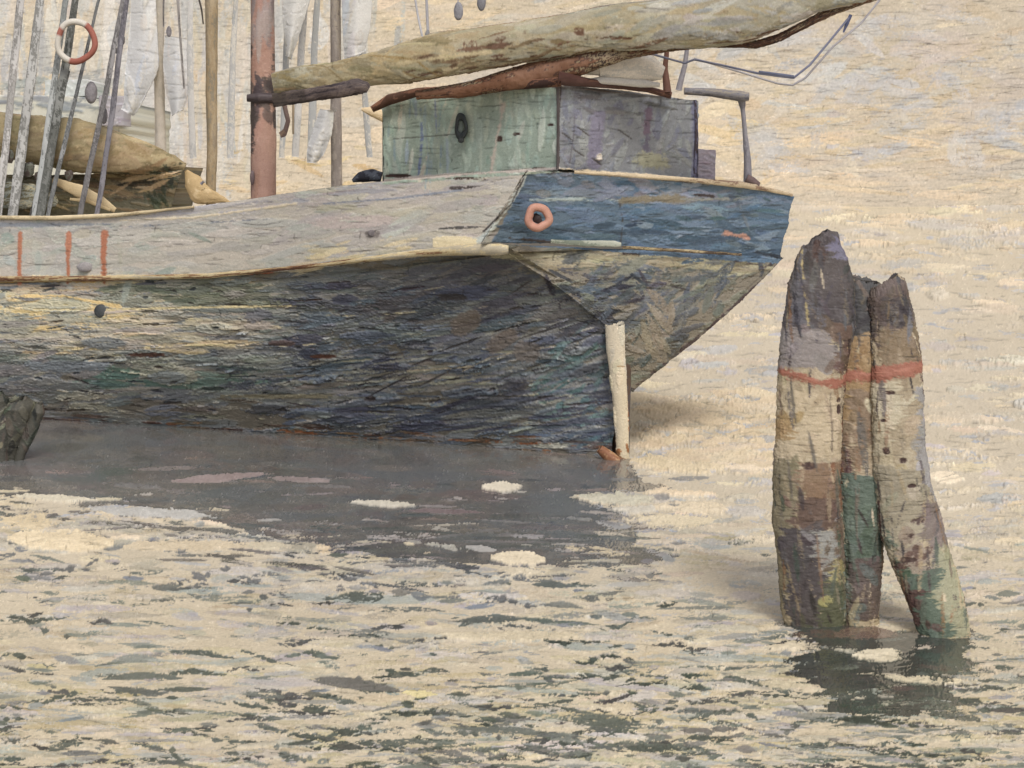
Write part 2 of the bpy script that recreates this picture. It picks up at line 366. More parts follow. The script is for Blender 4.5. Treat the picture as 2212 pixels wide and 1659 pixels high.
def build_sky():
    s = cs; ax = np.r_[[-9000, -5000, -3000, -1800], np.arange(-1300, -264, 6.), s.gx[0], np.arange(2486, 3500, 6.), [4000, 5000, 7500, 11000]]
    ay = np.r_[[-5200, -3000, -1800, -1000, -500, -250], s.gy[:, 0], [470, 520]]
    PX, PY = np.meshgrid(ax, ay)
    mx = np.where(PX < s.x0, 2 * s.x0 - PX, PX); mx = np.where(mx > 2480, 4960 - mx, mx); mx = np.clip(mx, s.x0, 2479); my = np.where(PY < s.y0, 2 * s.y0 - PY, PY)
    c, h, _ = s.sample(mx, my)
    out = ((PX < -1304) | (PX > 3500) | (PY < s.y0) | (PY > 450))
    h = np.where(out, 0, h); c = np.where(out[..., None], .3 * c + .7 * np.array(CREAM), c)
    D = 300.0
    P = np.stack([(PX - CX) / F * D, D - np.abs((PX - CX) / F * D) ** 1.6 * .006 - h * .45 * D / F, CAMH - (PY - HZ) / F * D], -1)
    o = new_obj('sky', P.reshape(-1, 3), grid_faces(*PX.shape)[:, ::-1], rgba(c, None, .78).reshape(-1, 4), M_SKY)
    o['kind'] = 'structure'; o['label'] = 'cream hazy sky'
build_sky()

# ================================================================== WATER
cw = Canvas(-200, 443, 2412, 1720, .5, (206, 192, 160))
full = np.ones((cw.H, cw.W), bool); gy = cw.gy
cw.wet[:] = .15
up = gy < 1180
creams = [(222, 203, 164), (214, 198, 164), (230, 211, 172), (204, 192, 166), (194, 187, 172), (226, 206, 164), (186, 184, 176)]
cw.strokes(1500, up, creams, (40, 170), (8, 24), 0, .07, th=(1.0, 3.6), clip=False, jit=5, rag=.4, dry=.2, wet=0)
cw.strokes(420, up, [(190, 188, 180), (182, 184, 182), (176, 180, 184), (196, 186, 176)], (16, 90), (4, 11), 0, .1, th=(.3, 1.0), clip=False, jit=5, dry=.45, wet=.3)
cw.strokes(120, [(1380, 860), (1700, 860), (1690, 1040), (1400, 1020)], [(226, 205, 164), (224, 202, 158)], (40, 140), (10, 24), 0, .15, th=(1.5, 3.2), clip=False, jit=3, wet=0)
lo = gy > 1120
cw.strokes(1500, lo, [(200, 188, 158), (194, 180, 144), (206, 192, 158), (186, 178, 156), (190, 184, 168), (182, 174, 150)], (50, 200), (8, 22), 0, .07, th=(.8, 2.6), clip=False, jit=5, dry=.25, wet=.05)
cw.strokes(340, gy > 1420, [(190, 176, 132), (196, 182, 140), (182, 174, 142)], (60, 200), (8, 20), 0, .06, th=(.5, 1.8), clip=False, jit=5, dry=.3, wet=.05)
cw.strokes(520, lo, [(170, 172, 162), (158, 164, 158), (164, 160, 154), (176, 176, 172)], (24, 120), (5, 13), .02, .1, th=(.3, 1.0), clip=False, jit=6, dry=.35, wet=.4, curve=.03)
# dark open troughs between the ripples
G = [(74, 86, 78), (92, 102, 92), (106, 114, 106), (84, 92, 90), (112, 112, 106), (62, 74, 66)]
def darks(n, reg, l=(14, 100), w=(5, 15), pal=G, dry=.35, rag_=.5):
    cw.strokes(n, reg, pal, l, w, .03, .12, th=(-.3, .4), clip=False, jit=7, dry=dry, wet=.55, curve=.09, taper=.9, rag=rag_ * .8, a=(.75, 1))
def clumps(n, reg, pal=G, ln=(30, 140), r=(5, 13)):
    m = reg if isinstance(reg, np.ndarray) else cw.poly_mask(reg, 3); jj, ii = np.nonzero(m)
    for q in rng.integers(len(jj), size=n):
        x = cw.x0 + ii[q] / cw.sc; y = cw.y0 + jj[q] / cw.sc; L = ln[0] + (ln[1] - ln[0]) * rng.random() ** 1.5; k = int(L / 9) + 2
        c = np.array(pal[int(rng.integers(len(pal)))], float) + rng.normal(0, 6); sl = rng.normal(.03, .1); w = np.cumsum(rng.normal(0, 2.2, k)); big = rng.uniform(.6, 1.1)
        for e in range(k):
            if rng.random() < .15: continue
            u = e / (k - 1); t_ = (u - .5) * L; g_ = math.sin(math.pi * (.12 + .76 * u))
            cw.stroke(x + t_, y + sl * t_ + w[e], rng.uniform(12, 30), (r[0] + (r[1] - r[0]) * rng.random()) * g_ * big, rng.normal(0, .25), c + rng.normal(0, 4), 1, -.1, .12, 0, .5, .5, None, 2, .5)
cw.strokes(190, gy > 1260, [(98, 112, 102), (84, 98, 90), (118, 128, 118), (128, 132, 128)], (50, 230), (6, 15), .03, .08, th=(0, .4), clip=False, jit=6, dry=.55, wet=.5, curve=.05, taper=.9, rag=.5)
cw.strokes(200, gy > 1230, [(186, 180, 178), (176, 172, 174), (170, 176, 166), (160, 168, 160), (198, 192, 176)], (70, 260), (8, 20), .02, .06, th=(.2, 1.0), clip=False, jit=4, dry=.4, wet=.15, a=(.5, .9))
D_ = [(58, 72, 64), (72, 86, 76), (84, 96, 88), (66, 70, 70)]; clumps(110, gy > 1230, D_); clumps(150, gy > 1420, D_, (40, 170)); darks(120, gy > 1440, (30, 130), (6, 15), D_, .25); clumps(50, [(700, 1560), (1600, 1540), (1600, 1640), (600, 1640)], r=(7, 17))
clumps(26, [(-200, 1140), (1300, 1240), (1300, 1330), (-200, 1240)], [(100, 104, 102), (112, 114, 112)])
clumps(120, up & (cw.gx > 1340), [(176, 178, 176), (186, 184, 178), (166, 172, 176), (180, 172, 162)], (14, 90), (3, 8))
darks(160, lo, rag_=.6)
cw.strokes(160, gy > 1250, [(120, 128, 118), (136, 142, 130), (108, 118, 110), (146, 148, 138)], (40, 170), (5, 13), .02, .08, th=(.1, .6), clip=False, jit=5, dry=.5, wet=.4, curve=.05, taper=.8)
darks(170, lo, (10, 40), (4, 9), dry=.5, rag_=.9)
darks(170, [(-200, 1520), (1500, 1480), (2412, 1500), (2412, 1720), (-200, 1720)])
darks(90, [(900, 1420), (1500, 1500), (1560, 1659), (900, 1659)], (14, 60), (4, 10), dry=.2)
darks(70, [(-200, 1080), (900, 1160), (1400, 1250), (1400, 1330), (400, 1300), (-200, 1180)], (20, 110), (5, 14), [(96, 100, 98), (110, 114, 116), (84, 92, 88)])
cw.strokes(70, lo, [(128, 136, 146), (140, 144, 152), (120, 128, 134)], (24, 90), (5, 12), 0, .1, th=(.1, .6), clip=False, jit=6, dry=.4, wet=.5)
cw.strokes(110, [(1560, 1340), (2412, 1300), (2412, 1700), (1560, 1700)], [(116, 126, 118), (150, 156, 150), (104, 116, 106)], (20, 110), (4, 12), .04, .12, th=(0, .6), clip=False, jit=6, dry=.3, wet=.5, taper=.8)
# hull's reflection put into the water colour as a dark patch, glossy, few ripples
hull_refl = cw.fill([(-400, 860), (1320, 940), (1390, 1040), (1450, 1056), (1230, 1075), (1380, 1120), (1360, 1180), (1470, 1205), (1330, 1232), (1000, 1215), (800, 1196),
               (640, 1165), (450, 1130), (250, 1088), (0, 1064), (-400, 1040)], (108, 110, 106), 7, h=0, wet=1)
cw.strokes(520, hull_refl, [(117, 112, 101), (107, 104, 95), (123, 116, 103), (105, 106, 97), (117, 106, 97)], (60, 240), (10, 30), 0, .06, th=(0, .25), jit=3, wet=1, a=(.5, .9))
cw.strokes(16, hull_refl, [(157, 136, 121), (143, 122, 109)], (60, 200), (5, 10), 0, .06, th=(.1, .3), jit=4, wet=.8, a=(.5, .9), dry=.3)
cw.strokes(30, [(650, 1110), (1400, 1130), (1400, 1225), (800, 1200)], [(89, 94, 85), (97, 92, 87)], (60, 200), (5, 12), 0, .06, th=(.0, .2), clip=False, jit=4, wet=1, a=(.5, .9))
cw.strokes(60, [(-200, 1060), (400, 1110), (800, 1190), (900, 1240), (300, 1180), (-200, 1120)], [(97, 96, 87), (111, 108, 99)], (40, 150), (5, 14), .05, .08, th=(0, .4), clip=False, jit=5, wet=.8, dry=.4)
cw.strokes(60, hull_refl, [(133, 122, 107), (99, 96, 89)], (30, 90), (10, 22), math.pi / 2, .3, th=(0, .1), jit=4, wet=1, a=(.15, .4))
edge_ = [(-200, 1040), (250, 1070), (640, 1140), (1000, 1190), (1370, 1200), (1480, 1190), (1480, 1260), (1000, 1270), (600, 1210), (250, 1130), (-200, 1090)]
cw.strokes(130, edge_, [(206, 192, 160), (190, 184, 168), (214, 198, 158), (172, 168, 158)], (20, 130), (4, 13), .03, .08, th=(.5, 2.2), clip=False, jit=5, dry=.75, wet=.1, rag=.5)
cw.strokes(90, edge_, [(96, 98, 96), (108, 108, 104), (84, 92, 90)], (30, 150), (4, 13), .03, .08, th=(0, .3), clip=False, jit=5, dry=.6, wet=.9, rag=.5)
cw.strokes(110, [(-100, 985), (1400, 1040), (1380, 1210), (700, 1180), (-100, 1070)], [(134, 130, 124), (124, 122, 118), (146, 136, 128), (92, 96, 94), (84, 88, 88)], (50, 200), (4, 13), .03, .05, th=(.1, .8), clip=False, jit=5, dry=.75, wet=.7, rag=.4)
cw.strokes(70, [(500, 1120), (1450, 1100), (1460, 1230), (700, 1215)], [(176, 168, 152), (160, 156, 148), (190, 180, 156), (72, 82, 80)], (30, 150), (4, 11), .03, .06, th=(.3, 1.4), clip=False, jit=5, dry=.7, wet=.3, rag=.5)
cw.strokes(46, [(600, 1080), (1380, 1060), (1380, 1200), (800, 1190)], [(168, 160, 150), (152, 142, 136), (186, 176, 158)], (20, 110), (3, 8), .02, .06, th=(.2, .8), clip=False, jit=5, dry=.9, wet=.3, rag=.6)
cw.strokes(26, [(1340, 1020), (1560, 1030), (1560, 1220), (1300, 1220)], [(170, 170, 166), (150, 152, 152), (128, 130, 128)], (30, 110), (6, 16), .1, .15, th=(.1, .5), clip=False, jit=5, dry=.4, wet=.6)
def dab(x, y, l, w, c=(216, 204, 172), a=0, th=2.6, dry=0, curve=0, wet=0): cw.stroke(x, y, l, w, a, c, 1, th, dry, curve, .38, wet, None, 2.4, .5)
for q in ((1085, 1054, 84, 20), (830, 1090, 170, 15, (206, 198, 172), .05), (1330, 1078, 180, 30, (206, 200, 170), .06), (1370, 1102, 90, 20, (208, 200, 176)),
          (1430, 1130, 250, 34, (222, 206, 166)), (1520, 1100, 130, 30, (226, 208, 170)), (1118, 1209, 108, 24, (222, 206, 168), .04), (1265, 1186, 190, 18, (206, 190, 152), .16, 1.6, .2),
          (1480, 1008, 200, 40, (224, 204, 160), .1, 4.0), (1415, 1000, 90, 34, (224, 204, 158), .4, 4.0), (860, 1160, 150, 14, (170, 162, 152), 0, .6, .45), (700, 1130, 180, 12, (160, 156, 150), 0, .5, .6),
          (120, 1078, 170, 12, (208, 198, 166), .06), (230, 1080, 90, 10, (206, 196, 160)), (700, 1190, 60, 20, (220, 198, 156), .1), (570, 1180, 90, 16, (206, 194, 160)),
          (60, 1128, 170, 44, (220, 200, 156), 0, 2), (130, 1170, 220, 40, (222, 202, 158), .05, 2), (430, 1180, 320, 26, (214, 196, 158), 0, 1.6), (330, 1108, 300, 22, (186, 184, 172), .06, 1.4),
          (480, 1032, 210, 16, (152, 134, 126), -.08, .4), (640, 1036, 130, 12, (148, 132, 124), .06, .4), (960, 1105, 180, 10, (128, 112, 108), .02, .3, .2),
          (1900, 1420, 130, 34, (218, 204, 168), .02, 2.4), (1960, 1462, 230, 26, (212, 198, 160), .12, 3.0), (905, 1500, 70, 16, (226, 212, 150), .05, 2), (1100, 1375, 300, 22, (208, 194, 158))):
    dab(*q)
pile_refl = cw.fill([(1700, 1348), (1830, 1340), (1905, 1372), (1965, 1372), (2095, 1362), (2075, 1405), (2100, 1440), (2040, 1480), (2070, 1530), (1950, 1552), (1770, 1540), (1810, 1500), (1700, 1452), (1770, 1400)], (66, 72, 66), 9, h=0, wet=1)  # reflection of the piles painted into the water as a dark patch
cw.strokes(60, pile_refl, [(60, 66, 62), (74, 84, 74), (84, 74, 66), (96, 106, 94)], (30, 110), (6, 16), .02, .12, th=(0, .3), clip=False, jit=5, wet=.9, dry=.3)
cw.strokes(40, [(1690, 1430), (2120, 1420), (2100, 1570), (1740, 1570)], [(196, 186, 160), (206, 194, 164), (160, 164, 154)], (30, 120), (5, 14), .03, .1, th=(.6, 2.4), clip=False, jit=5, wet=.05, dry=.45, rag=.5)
# more of the piles' reflection, dabbed on as dark colour
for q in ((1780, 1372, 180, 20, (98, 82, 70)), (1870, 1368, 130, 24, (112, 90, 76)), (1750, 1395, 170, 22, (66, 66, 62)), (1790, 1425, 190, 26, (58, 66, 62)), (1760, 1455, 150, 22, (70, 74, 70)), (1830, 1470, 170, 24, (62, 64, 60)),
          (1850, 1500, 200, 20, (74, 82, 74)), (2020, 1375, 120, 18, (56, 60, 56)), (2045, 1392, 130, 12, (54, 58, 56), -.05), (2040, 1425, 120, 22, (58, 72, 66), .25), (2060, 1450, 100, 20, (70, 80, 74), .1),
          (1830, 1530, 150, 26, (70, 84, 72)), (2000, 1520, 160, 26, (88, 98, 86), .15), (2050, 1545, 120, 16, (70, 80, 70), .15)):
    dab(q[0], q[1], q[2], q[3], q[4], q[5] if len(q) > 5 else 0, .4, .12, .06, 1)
for q in ((1905, 1418, 125, 32, (216, 204, 170)), (1990, 1470, 190, 22, (212, 200, 164), .1), (1700, 1400, 90, 10, (206, 192, 158)), (1690, 1480, 120, 22, (202, 190, 156), .08)): dab(*q)
for x, y, l, w, a in ((780, 1290, 150, 26, -.05), (860, 1318, 190, 14, 0), (1060, 1340, 180, 18, -.02), (1130, 1352, 80, 14, .02), (1190, 1265, 90, 16, .05), (760, 1478, 210, 22, .12), (820, 1470, 90, 26, -.2), (1180, 1530, 200, 18, .1),
                      (1300, 1560, 200, 26, .12), (1100, 1580, 220, 16, .06), (570, 1500, 130, 20, .12), (300, 1462, 150, 12, -.04), (240, 1522, 240, 26, .07), (130, 1612, 80, 26, -.35), (480, 1630, 220, 20, .06), (230, 1460, 60, 10, 0),
                      (1440, 1620, 220, 26, .06), (1900, 1560, 220, 24, .1), (1660, 1440, 120, 10, 0)):
    cw.stroke(x, y, l, w, a, np.array(G[int(rng.integers(6))]) - 6, 1, .1, .22, .04, .3, .55, None, 2.2, .8)
cw.cracks(2200, .6, .26, 1 - hull_refl); cw.finish(2.6, .12)

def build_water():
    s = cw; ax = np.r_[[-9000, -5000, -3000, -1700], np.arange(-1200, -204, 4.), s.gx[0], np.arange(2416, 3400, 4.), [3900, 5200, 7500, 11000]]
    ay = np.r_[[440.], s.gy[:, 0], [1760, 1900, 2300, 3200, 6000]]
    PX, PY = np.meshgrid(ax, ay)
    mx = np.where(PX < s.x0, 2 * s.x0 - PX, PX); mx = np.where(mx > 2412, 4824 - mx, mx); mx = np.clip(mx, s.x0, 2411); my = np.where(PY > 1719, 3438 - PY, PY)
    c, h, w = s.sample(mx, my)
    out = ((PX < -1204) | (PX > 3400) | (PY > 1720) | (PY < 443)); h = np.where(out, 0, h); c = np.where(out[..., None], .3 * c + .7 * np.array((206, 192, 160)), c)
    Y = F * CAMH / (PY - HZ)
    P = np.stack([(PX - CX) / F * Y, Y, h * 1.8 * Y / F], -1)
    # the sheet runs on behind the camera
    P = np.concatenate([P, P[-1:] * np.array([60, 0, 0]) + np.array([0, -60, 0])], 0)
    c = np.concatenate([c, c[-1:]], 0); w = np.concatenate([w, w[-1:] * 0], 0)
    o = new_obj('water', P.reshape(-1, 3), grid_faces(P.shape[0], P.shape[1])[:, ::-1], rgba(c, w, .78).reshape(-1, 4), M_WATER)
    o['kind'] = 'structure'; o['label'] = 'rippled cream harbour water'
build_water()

# ================================================================== PAINTED SKIN OF THE MAIN BOAT
cb = Canvas(-420, -60, 1960, 1040, .56, (120, 115, 105))
hull_poly = [(-420, 590), (230, 598), (450, 590), (650, 576), (800, 558), (940, 543), (1095, 535), (1330, 700), (1345, 1000), (-420, 930)]
mh = cb.fill(hull_poly, (118, 112, 98), 2)
angh = lambda x, y: -.02 - .28 * max(0, (x - 650) / 650) * (1 - max(0, (y - 780)) / 400)
S = cb.strokes
S(700, mh, [(128, 132, 131), (116, 120, 121), (138, 140, 135), (106, 112, 119)], (60, 240), (14, 40), angf=angh, aj=.06, th=(.2, .9), jit=5)
S(420, [(-420, 600), (620, 600), (560, 760), (-420, 780)], [(186, 174, 146), (174, 166, 144), (162, 156, 138), (194, 178, 138), (168, 158, 142), (146, 144, 128)], (50, 190), (6, 18), 0, .04, th=(.2, .9), jit=6)
S(60, [(-420, 640), (260, 640), (200, 690), (-420, 690)], [(208, 181, 124), (198, 171, 116), (184, 163, 120)], (60, 200), (6, 14), 0.02, .03, jit=6)
S(46, [(-420, 735), (560, 735), (560, 765), (-420, 765)], [(188, 169, 130), (202, 183, 136), (172, 151, 112)], (40, 150), (4, 9), 0, .04, jit=6)
S(60, [(220, 615), (640, 610), (640, 655), (220, 660)], [(104, 111, 96), (94, 101, 88), (116, 119, 102), (84, 87, 76)], (50, 150), (8, 18), 0, .05, jit=5)
S(150, [(560, 600), (1000, 560), (1000, 700), (580, 740)], [(102, 107, 104), (90, 97, 96), (114, 119, 114), (98, 109, 110), (124, 125, 118)], (40, 140), (6, 18), angf=angh, aj=.06, jit=5)
S(230, [(900, 560), (1110, 545), (1340, 690), (1330, 720), (1100, 730), (800, 730)], [(86, 89, 94), (74, 77, 86), (100, 99, 96), (92, 95, 100), (108, 107, 102), (66, 69, 80)], (40, 150), (6, 20), angf=lambda x, y: -.28, aj=.1, jit=5, th=(.3, 1.2))
S(200, [(-420, 765), (760, 770), (760, 850), (-420, 860)], [(146, 147, 132), (134, 141, 128), (158, 155, 138), (124, 133, 124), (154, 149, 134)], (50, 170), (6, 16), 0, .05, jit=6)
S(44, [(160, 785), (700, 810), (700, 845), (200, 832)], [(96, 127, 114), (86, 115, 104), (108, 133, 120)], (60, 170), (8, 18), .04, .04, jit=5)
S(60, [(-420, 840), (500, 850), (500, 905), (-420, 890)], [(134, 129, 114), (120, 111, 100), (142, 137, 120)], (50, 170), (6, 14), .03, .04, jit=6)
S(40, [(-60, 780), (230, 770), (200, 880), (-60, 860)], [(140, 137, 134), (130, 129, 128), (126, 133, 138)], (40, 120), (10, 24), -.15, .2, jit=4)
S(330, [(620, 740), (1320, 700), (1320, 955), (620, 935)], [(110, 121, 134), (98, 109, 128), (120, 127, 132), (132, 135, 128), (94, 103, 118), (104, 117, 122), (142, 143, 132)], (40, 150), (5, 16), angf=angh, aj=.08, jit=5, th=(.3, 1.2))
S(60, [(560, 600), (1330, 600), (1330, 940), (560, 920)], [(90, 95, 104), (76, 79, 88), (104, 113, 118), (118, 121, 118), (68, 69, 76)], (70, 200), (20, 44), angf=angh, aj=.12, th=(.6, 2.0), jit=5, rag=.45, a=(.55, .85))
S(40, [(-420, 620), (600, 620), (600, 880), (-420, 880)], [(146, 149, 136), (124, 135, 128), (162, 159, 136), (132, 131, 116)], (80, 220), (20, 40), 0, .05, th=(.6, 1.8), jit=5, rag=.45, a=(.5, .85))
S(90, [(640, 600), (1330, 600), (1320, 950), (560, 930)], [(76, 84, 102), (92, 102, 114), (66, 70, 86), (100, 106, 110), (84, 98, 110)], (50, 160), (14, 30), angf=angh, aj=.12, th=(.8, 2.4), jit=4, rag=.35, a=(.7, 1))
S(50, [(-420, 610), (640, 610), (620, 900), (-420, 890)], [(136, 136, 128), (120, 128, 124), (106, 112, 110), (152, 148, 132)], (60, 190), (14, 30), 0, .05, th=(.8, 2.2), jit=4, rag=.35, a=(.7, 1))
S(220, [(-420, 610), (1320, 600), (1320, 940), (-420, 890)], [(152, 151, 138), (138, 143, 140), (166, 159, 134), (130, 139, 146)], (12, 60), (2.5, 6), angf=angh, aj=.12, th=(.8, 2.4), jit=7, dry=.35, rag=.5)
S(240, [(-420, 610), (1320, 580), (1320, 950), (-420, 890)], [(48, 48, 56), (60, 58, 60), (54, 62, 68), (72, 66, 66)], (12, 70), (2.5, 6.5), angf=angh, aj=.16, th=(-1.0, -.2), jit=5, dry=.3, rag=.5)
S(46, [(620, 780), (1100, 760), (1080, 830), (640, 850)], [(142, 138, 124), (150, 148, 128), (134, 128, 118)], (40, 150), (4, 10), -.08, .07, jit=6)
S(60, [(1150, 720), (1316, 720), (1316, 945), (1180, 940)], [(92, 122, 124), (84, 112, 116), (104, 128, 126), (80, 100, 108)], (20, 80), (6, 16), -.5, .35, jit=5, th=(.3, 1.2))
S(70, [(760, 860), (1300, 840), (1300, 950), (700, 930)], [(82, 88, 104), (94, 100, 112), (76, 80, 92)], (50, 180), (5, 12), -.12, .07, jit=5)
S(40, [(560, 760), (1300, 700), (1300, 900), (600, 900)], [(58, 54, 56), (66, 62, 60)], (30, 120), (2.5, 5), -.2, .14, jit=4, th=(-.6, -.1))
S(60, [(-420, 620), (800, 620), (800, 900), (-420, 890)], [(70, 56, 46), (84, 80, 68), (78, 86, 78)], (20, 90), (2.5, 5), 0, .06, jit=5, th=(-.5, -.1), dry=.4)
S(80, [(-420, 884), (0, 884), (420, 915), (1316, 950), (1316, 985), (400, 945), (-420, 915)], [(104, 84, 68), (88, 70, 60), (120, 96, 72), (96, 88, 78)], (40, 150), (5, 11), .04, .03, jit=5)
S(26, [(100, 900), (1300, 945), (1300, 968), (100, 918)], [(132, 84, 54), (150, 112, 74), (74, 46, 36)], (20, 90), (3, 6), .05, .04, jit=6)
cb.line([(0, 668), (200, 670), (420, 664), (640, 660)], 5, (196, 182, 136), dry=.1); cb.line([(640, 680), (800, 680), (905, 672)], 3.5, (176, 166, 128), dry=.3)
cb.line([(0, 640), (140, 640), (260, 662)], 7, (206, 178, 118), dry=.1); cb.line([(430, 762), (700, 740), (870, 745)], 4, (186, 176, 140), dry=.3)
cb.line([(100, 905), (330, 925), (520, 930)], 6, (70, 54, 50), dry=.2); cb.line([(600, 928), (800, 945), (1180, 958), (1300, 965)], 5, (140, 84, 50), dry=.35)
cb.line([(1000, 800), (1060, 770), (1200, 745)], 3, (160, 150, 128), dry=.2); cb.line([(880, 800), (1020, 790)], 3, (170, 158, 130)); cb.line([(1316, 712), (1322, 800), (1336, 950)], 7, (58, 54, 66))
cb.stroke(1140, 760, 60, 50, .3, (108, 102, 98), .8, 1.2); cb.stroke(1085, 735, 80, 34, -.6, (114, 104, 96), .8, 1.2); cb.stroke(1010, 695, 70, 44, -.5, (108, 98, 88), .8, 1.2)
for x, y, l, w, c in ((270, 575, 20, 30, (118, 60, 40)), (980, 640, 80, 20, (60, 58, 60)), (560, 705, 60, 16, (160, 150, 138)), (320, 765, 90, 10, (80, 54, 44)), (700, 768, 60, 8, (80, 50, 38)), (150, 790, 180, 26, (128, 136, 140)),
                      (610, 740, 50, 10, (74, 60, 58)), (600, 855, 240, 10, (134, 128, 104)), (1190, 962, 100, 16, (196, 196, 176)), (800, 860, 30, 10, (68, 60, 60)), (460, 838, 60, 10, (60, 70, 66))):
    cb.stroke(x, y, l, w, 0, c, 1, 1.0)
# counter under the transom
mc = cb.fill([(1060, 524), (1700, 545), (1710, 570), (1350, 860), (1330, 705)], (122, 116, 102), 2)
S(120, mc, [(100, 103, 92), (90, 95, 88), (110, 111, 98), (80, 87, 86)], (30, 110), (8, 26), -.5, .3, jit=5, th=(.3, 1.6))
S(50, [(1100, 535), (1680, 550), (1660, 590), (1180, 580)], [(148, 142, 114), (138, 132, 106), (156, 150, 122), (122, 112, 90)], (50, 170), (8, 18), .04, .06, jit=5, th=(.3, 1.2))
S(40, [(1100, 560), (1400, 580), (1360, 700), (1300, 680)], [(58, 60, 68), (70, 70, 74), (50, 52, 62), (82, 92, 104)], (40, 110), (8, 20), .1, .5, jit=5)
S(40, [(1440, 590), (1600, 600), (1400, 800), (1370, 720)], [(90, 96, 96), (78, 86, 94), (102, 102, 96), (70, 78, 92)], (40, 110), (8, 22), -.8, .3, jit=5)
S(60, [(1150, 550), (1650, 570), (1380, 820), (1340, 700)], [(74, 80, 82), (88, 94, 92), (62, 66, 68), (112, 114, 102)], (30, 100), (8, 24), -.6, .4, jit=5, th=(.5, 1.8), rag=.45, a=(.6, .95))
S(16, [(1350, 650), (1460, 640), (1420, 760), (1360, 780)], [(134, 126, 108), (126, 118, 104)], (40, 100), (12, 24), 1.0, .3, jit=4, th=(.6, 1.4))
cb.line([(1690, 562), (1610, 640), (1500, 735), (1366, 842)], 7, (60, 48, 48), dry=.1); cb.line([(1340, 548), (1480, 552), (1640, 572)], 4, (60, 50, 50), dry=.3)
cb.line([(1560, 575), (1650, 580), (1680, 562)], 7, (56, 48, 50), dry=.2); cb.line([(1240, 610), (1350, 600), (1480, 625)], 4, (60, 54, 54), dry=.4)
# bulwark
mb = cb.fill([(-420, 440), (1150, 355), (1035, 536), (940, 551), (800, 566), (650, 584), (450, 600), (230, 608), (-420, 608)], (182, 176, 164), 2)
S(260, mb, [(173, 170, 163), (167, 166, 159), (179, 174, 165), (169, 172, 163), (181, 178, 167)], (60, 200), (12, 30), -.06, .08, jit=3)
S(80, [(-420, 480), (500, 480), (400, 600), (-420, 600)], [(169, 174, 161), (159, 166, 155), (179, 176, 157), (153, 166, 157)], (30, 110), (10, 26), 0, .6, jit=4, a=(.4, .9))
S(70, [(560, 430), (1100, 385), (1020, 530), (600, 560)], [(175, 168, 165), (165, 162, 161), (183, 178, 159), (169, 174, 165)], (50, 180), (14, 32), -.15, .2, jit=3, a=(.5, .9), th=(.3, 1.1))
S(30, [(360, 440), (1150, 370), (1150, 395), (360, 480)], [(167, 162, 165), (159, 160, 167)], (60, 180), (6, 12), -.1, .05, jit=3)
S(18, [(640, 540), (900, 500), (960, 540), (640, 580)], [(195, 184, 153), (199, 186, 149)], (40, 120), (6, 14), -.15, .1, jit=4)
cb.line([(-420, 470), (0, 470), (60, 468), (250, 462)], 8, (224, 206, 160), th=1.4); cb.line([(0, 486), (90, 486), (240, 484)], 9, (138, 144, 150), dry=.1); cb.line([(260, 476), (420, 470), (640, 440)], 6, (204, 192, 164), th=1.2)
cb.line([(240, 492), (460, 480), (640, 470)], 3.5, (120, 126, 134), dry=.3); cb.line([(700, 440), (860, 428), (1000, 410)], 3, (128, 136, 150), dry=.45); cb.line([(660, 425), (830, 400), (1130, 372)], 3, (150, 140, 140), dry=.4)
cb.line([(-420, 600), (0, 602), (180, 598), (420, 596), (520, 590)], 9, (226, 204, 148), th=1.4, dry=.1); cb.line([(0, 610), (60, 606), (150, 606)], 5, (176, 136, 66)); cb.line([(150, 606), (320, 606)], 7, (190, 152, 84), dry=.1)
for x in (44, 149, 226):
    w = 9 if x < 200 else 14
    cb.line([(x, 505), (x - 2, 560), (x - 1 + (x > 200) * 2, 612)], w, (176, 108, 78), a=.95, rag=.25)
for q in ((184, 577, 38, 20, (128, 124, 124)), (805, 505, 36, 16, (118, 112, 110)), (550, 590, 90, 6, (160, 90, 66)), (990, 492, 90, 6, (70, 70, 72)), (330, 612, 80, 6, (90, 92, 100)), (210, 604, 90, 6, (96, 60, 44)), (985, 523, 90, 24, (212, 198, 158)),
          (760, 480, 200, 30, (184, 172, 168)), (1000, 405, 60, 8, (60, 54, 54)), (590, 582, 200, 5, (90, 64, 52))):
    cb.stroke(q[0], q[1], q[2], q[3], -.05, q[4], .9, 1.1, .1)
cb.line([(520, 592), (700, 572), (900, 548), (1010, 530)], 3.5, (100, 60, 44), dry=.15)
cb.line([(1142, 368), (1110, 430), (1075, 480), (1035, 520)], 16, (186, 196, 192)); cb.line([(1134, 375), (1104, 440), (1045, 500)], 4.5, (66, 62, 62), dry=.15)
# transom, blue
mt = cb.fill([(1145, 366), (1720, 415), (1700, 570), (1060, 526)], (86, 108, 128), 2)
S(170, mt, [(86, 112, 138), (102, 124, 148), (72, 102, 130), (118, 136, 152), (92, 114, 140)], (30, 120), (8, 22), .05, .2, jit=5, th=(.3, 1.1))
S(50, [(1150, 370), (1640, 405), (1600, 440), (1150, 420)], [(116, 126, 146), (124, 134, 150), (108, 120, 140), (122, 126, 134)], (30, 100), (8, 20), .1, .3, jit=5)
S(50, [(1090, 480), (1690, 480), (1680, 550), (1080, 520)], [(66, 88, 108), (74, 96, 112), (60, 80, 100)], (40, 130), (8, 18), .03, .15, jit=4)
S(20, [(1560, 420), (1710, 425), (1690, 540), (1560, 540)], [(70, 86, 104), (98, 116, 124), (74, 100, 108)], (20, 80), (6, 14), .3, .5, jit=5)
cb.line([(1145, 432), (1260, 430), (1345, 434)], 7, (150, 166, 166), dry=.1); cb.line([(1345, 432), (1420, 430), (1470, 428)], 15, (118, 112, 96)); cb.line([(1470, 430), (1600, 430)], 6, (130, 134, 130), dry=.4)
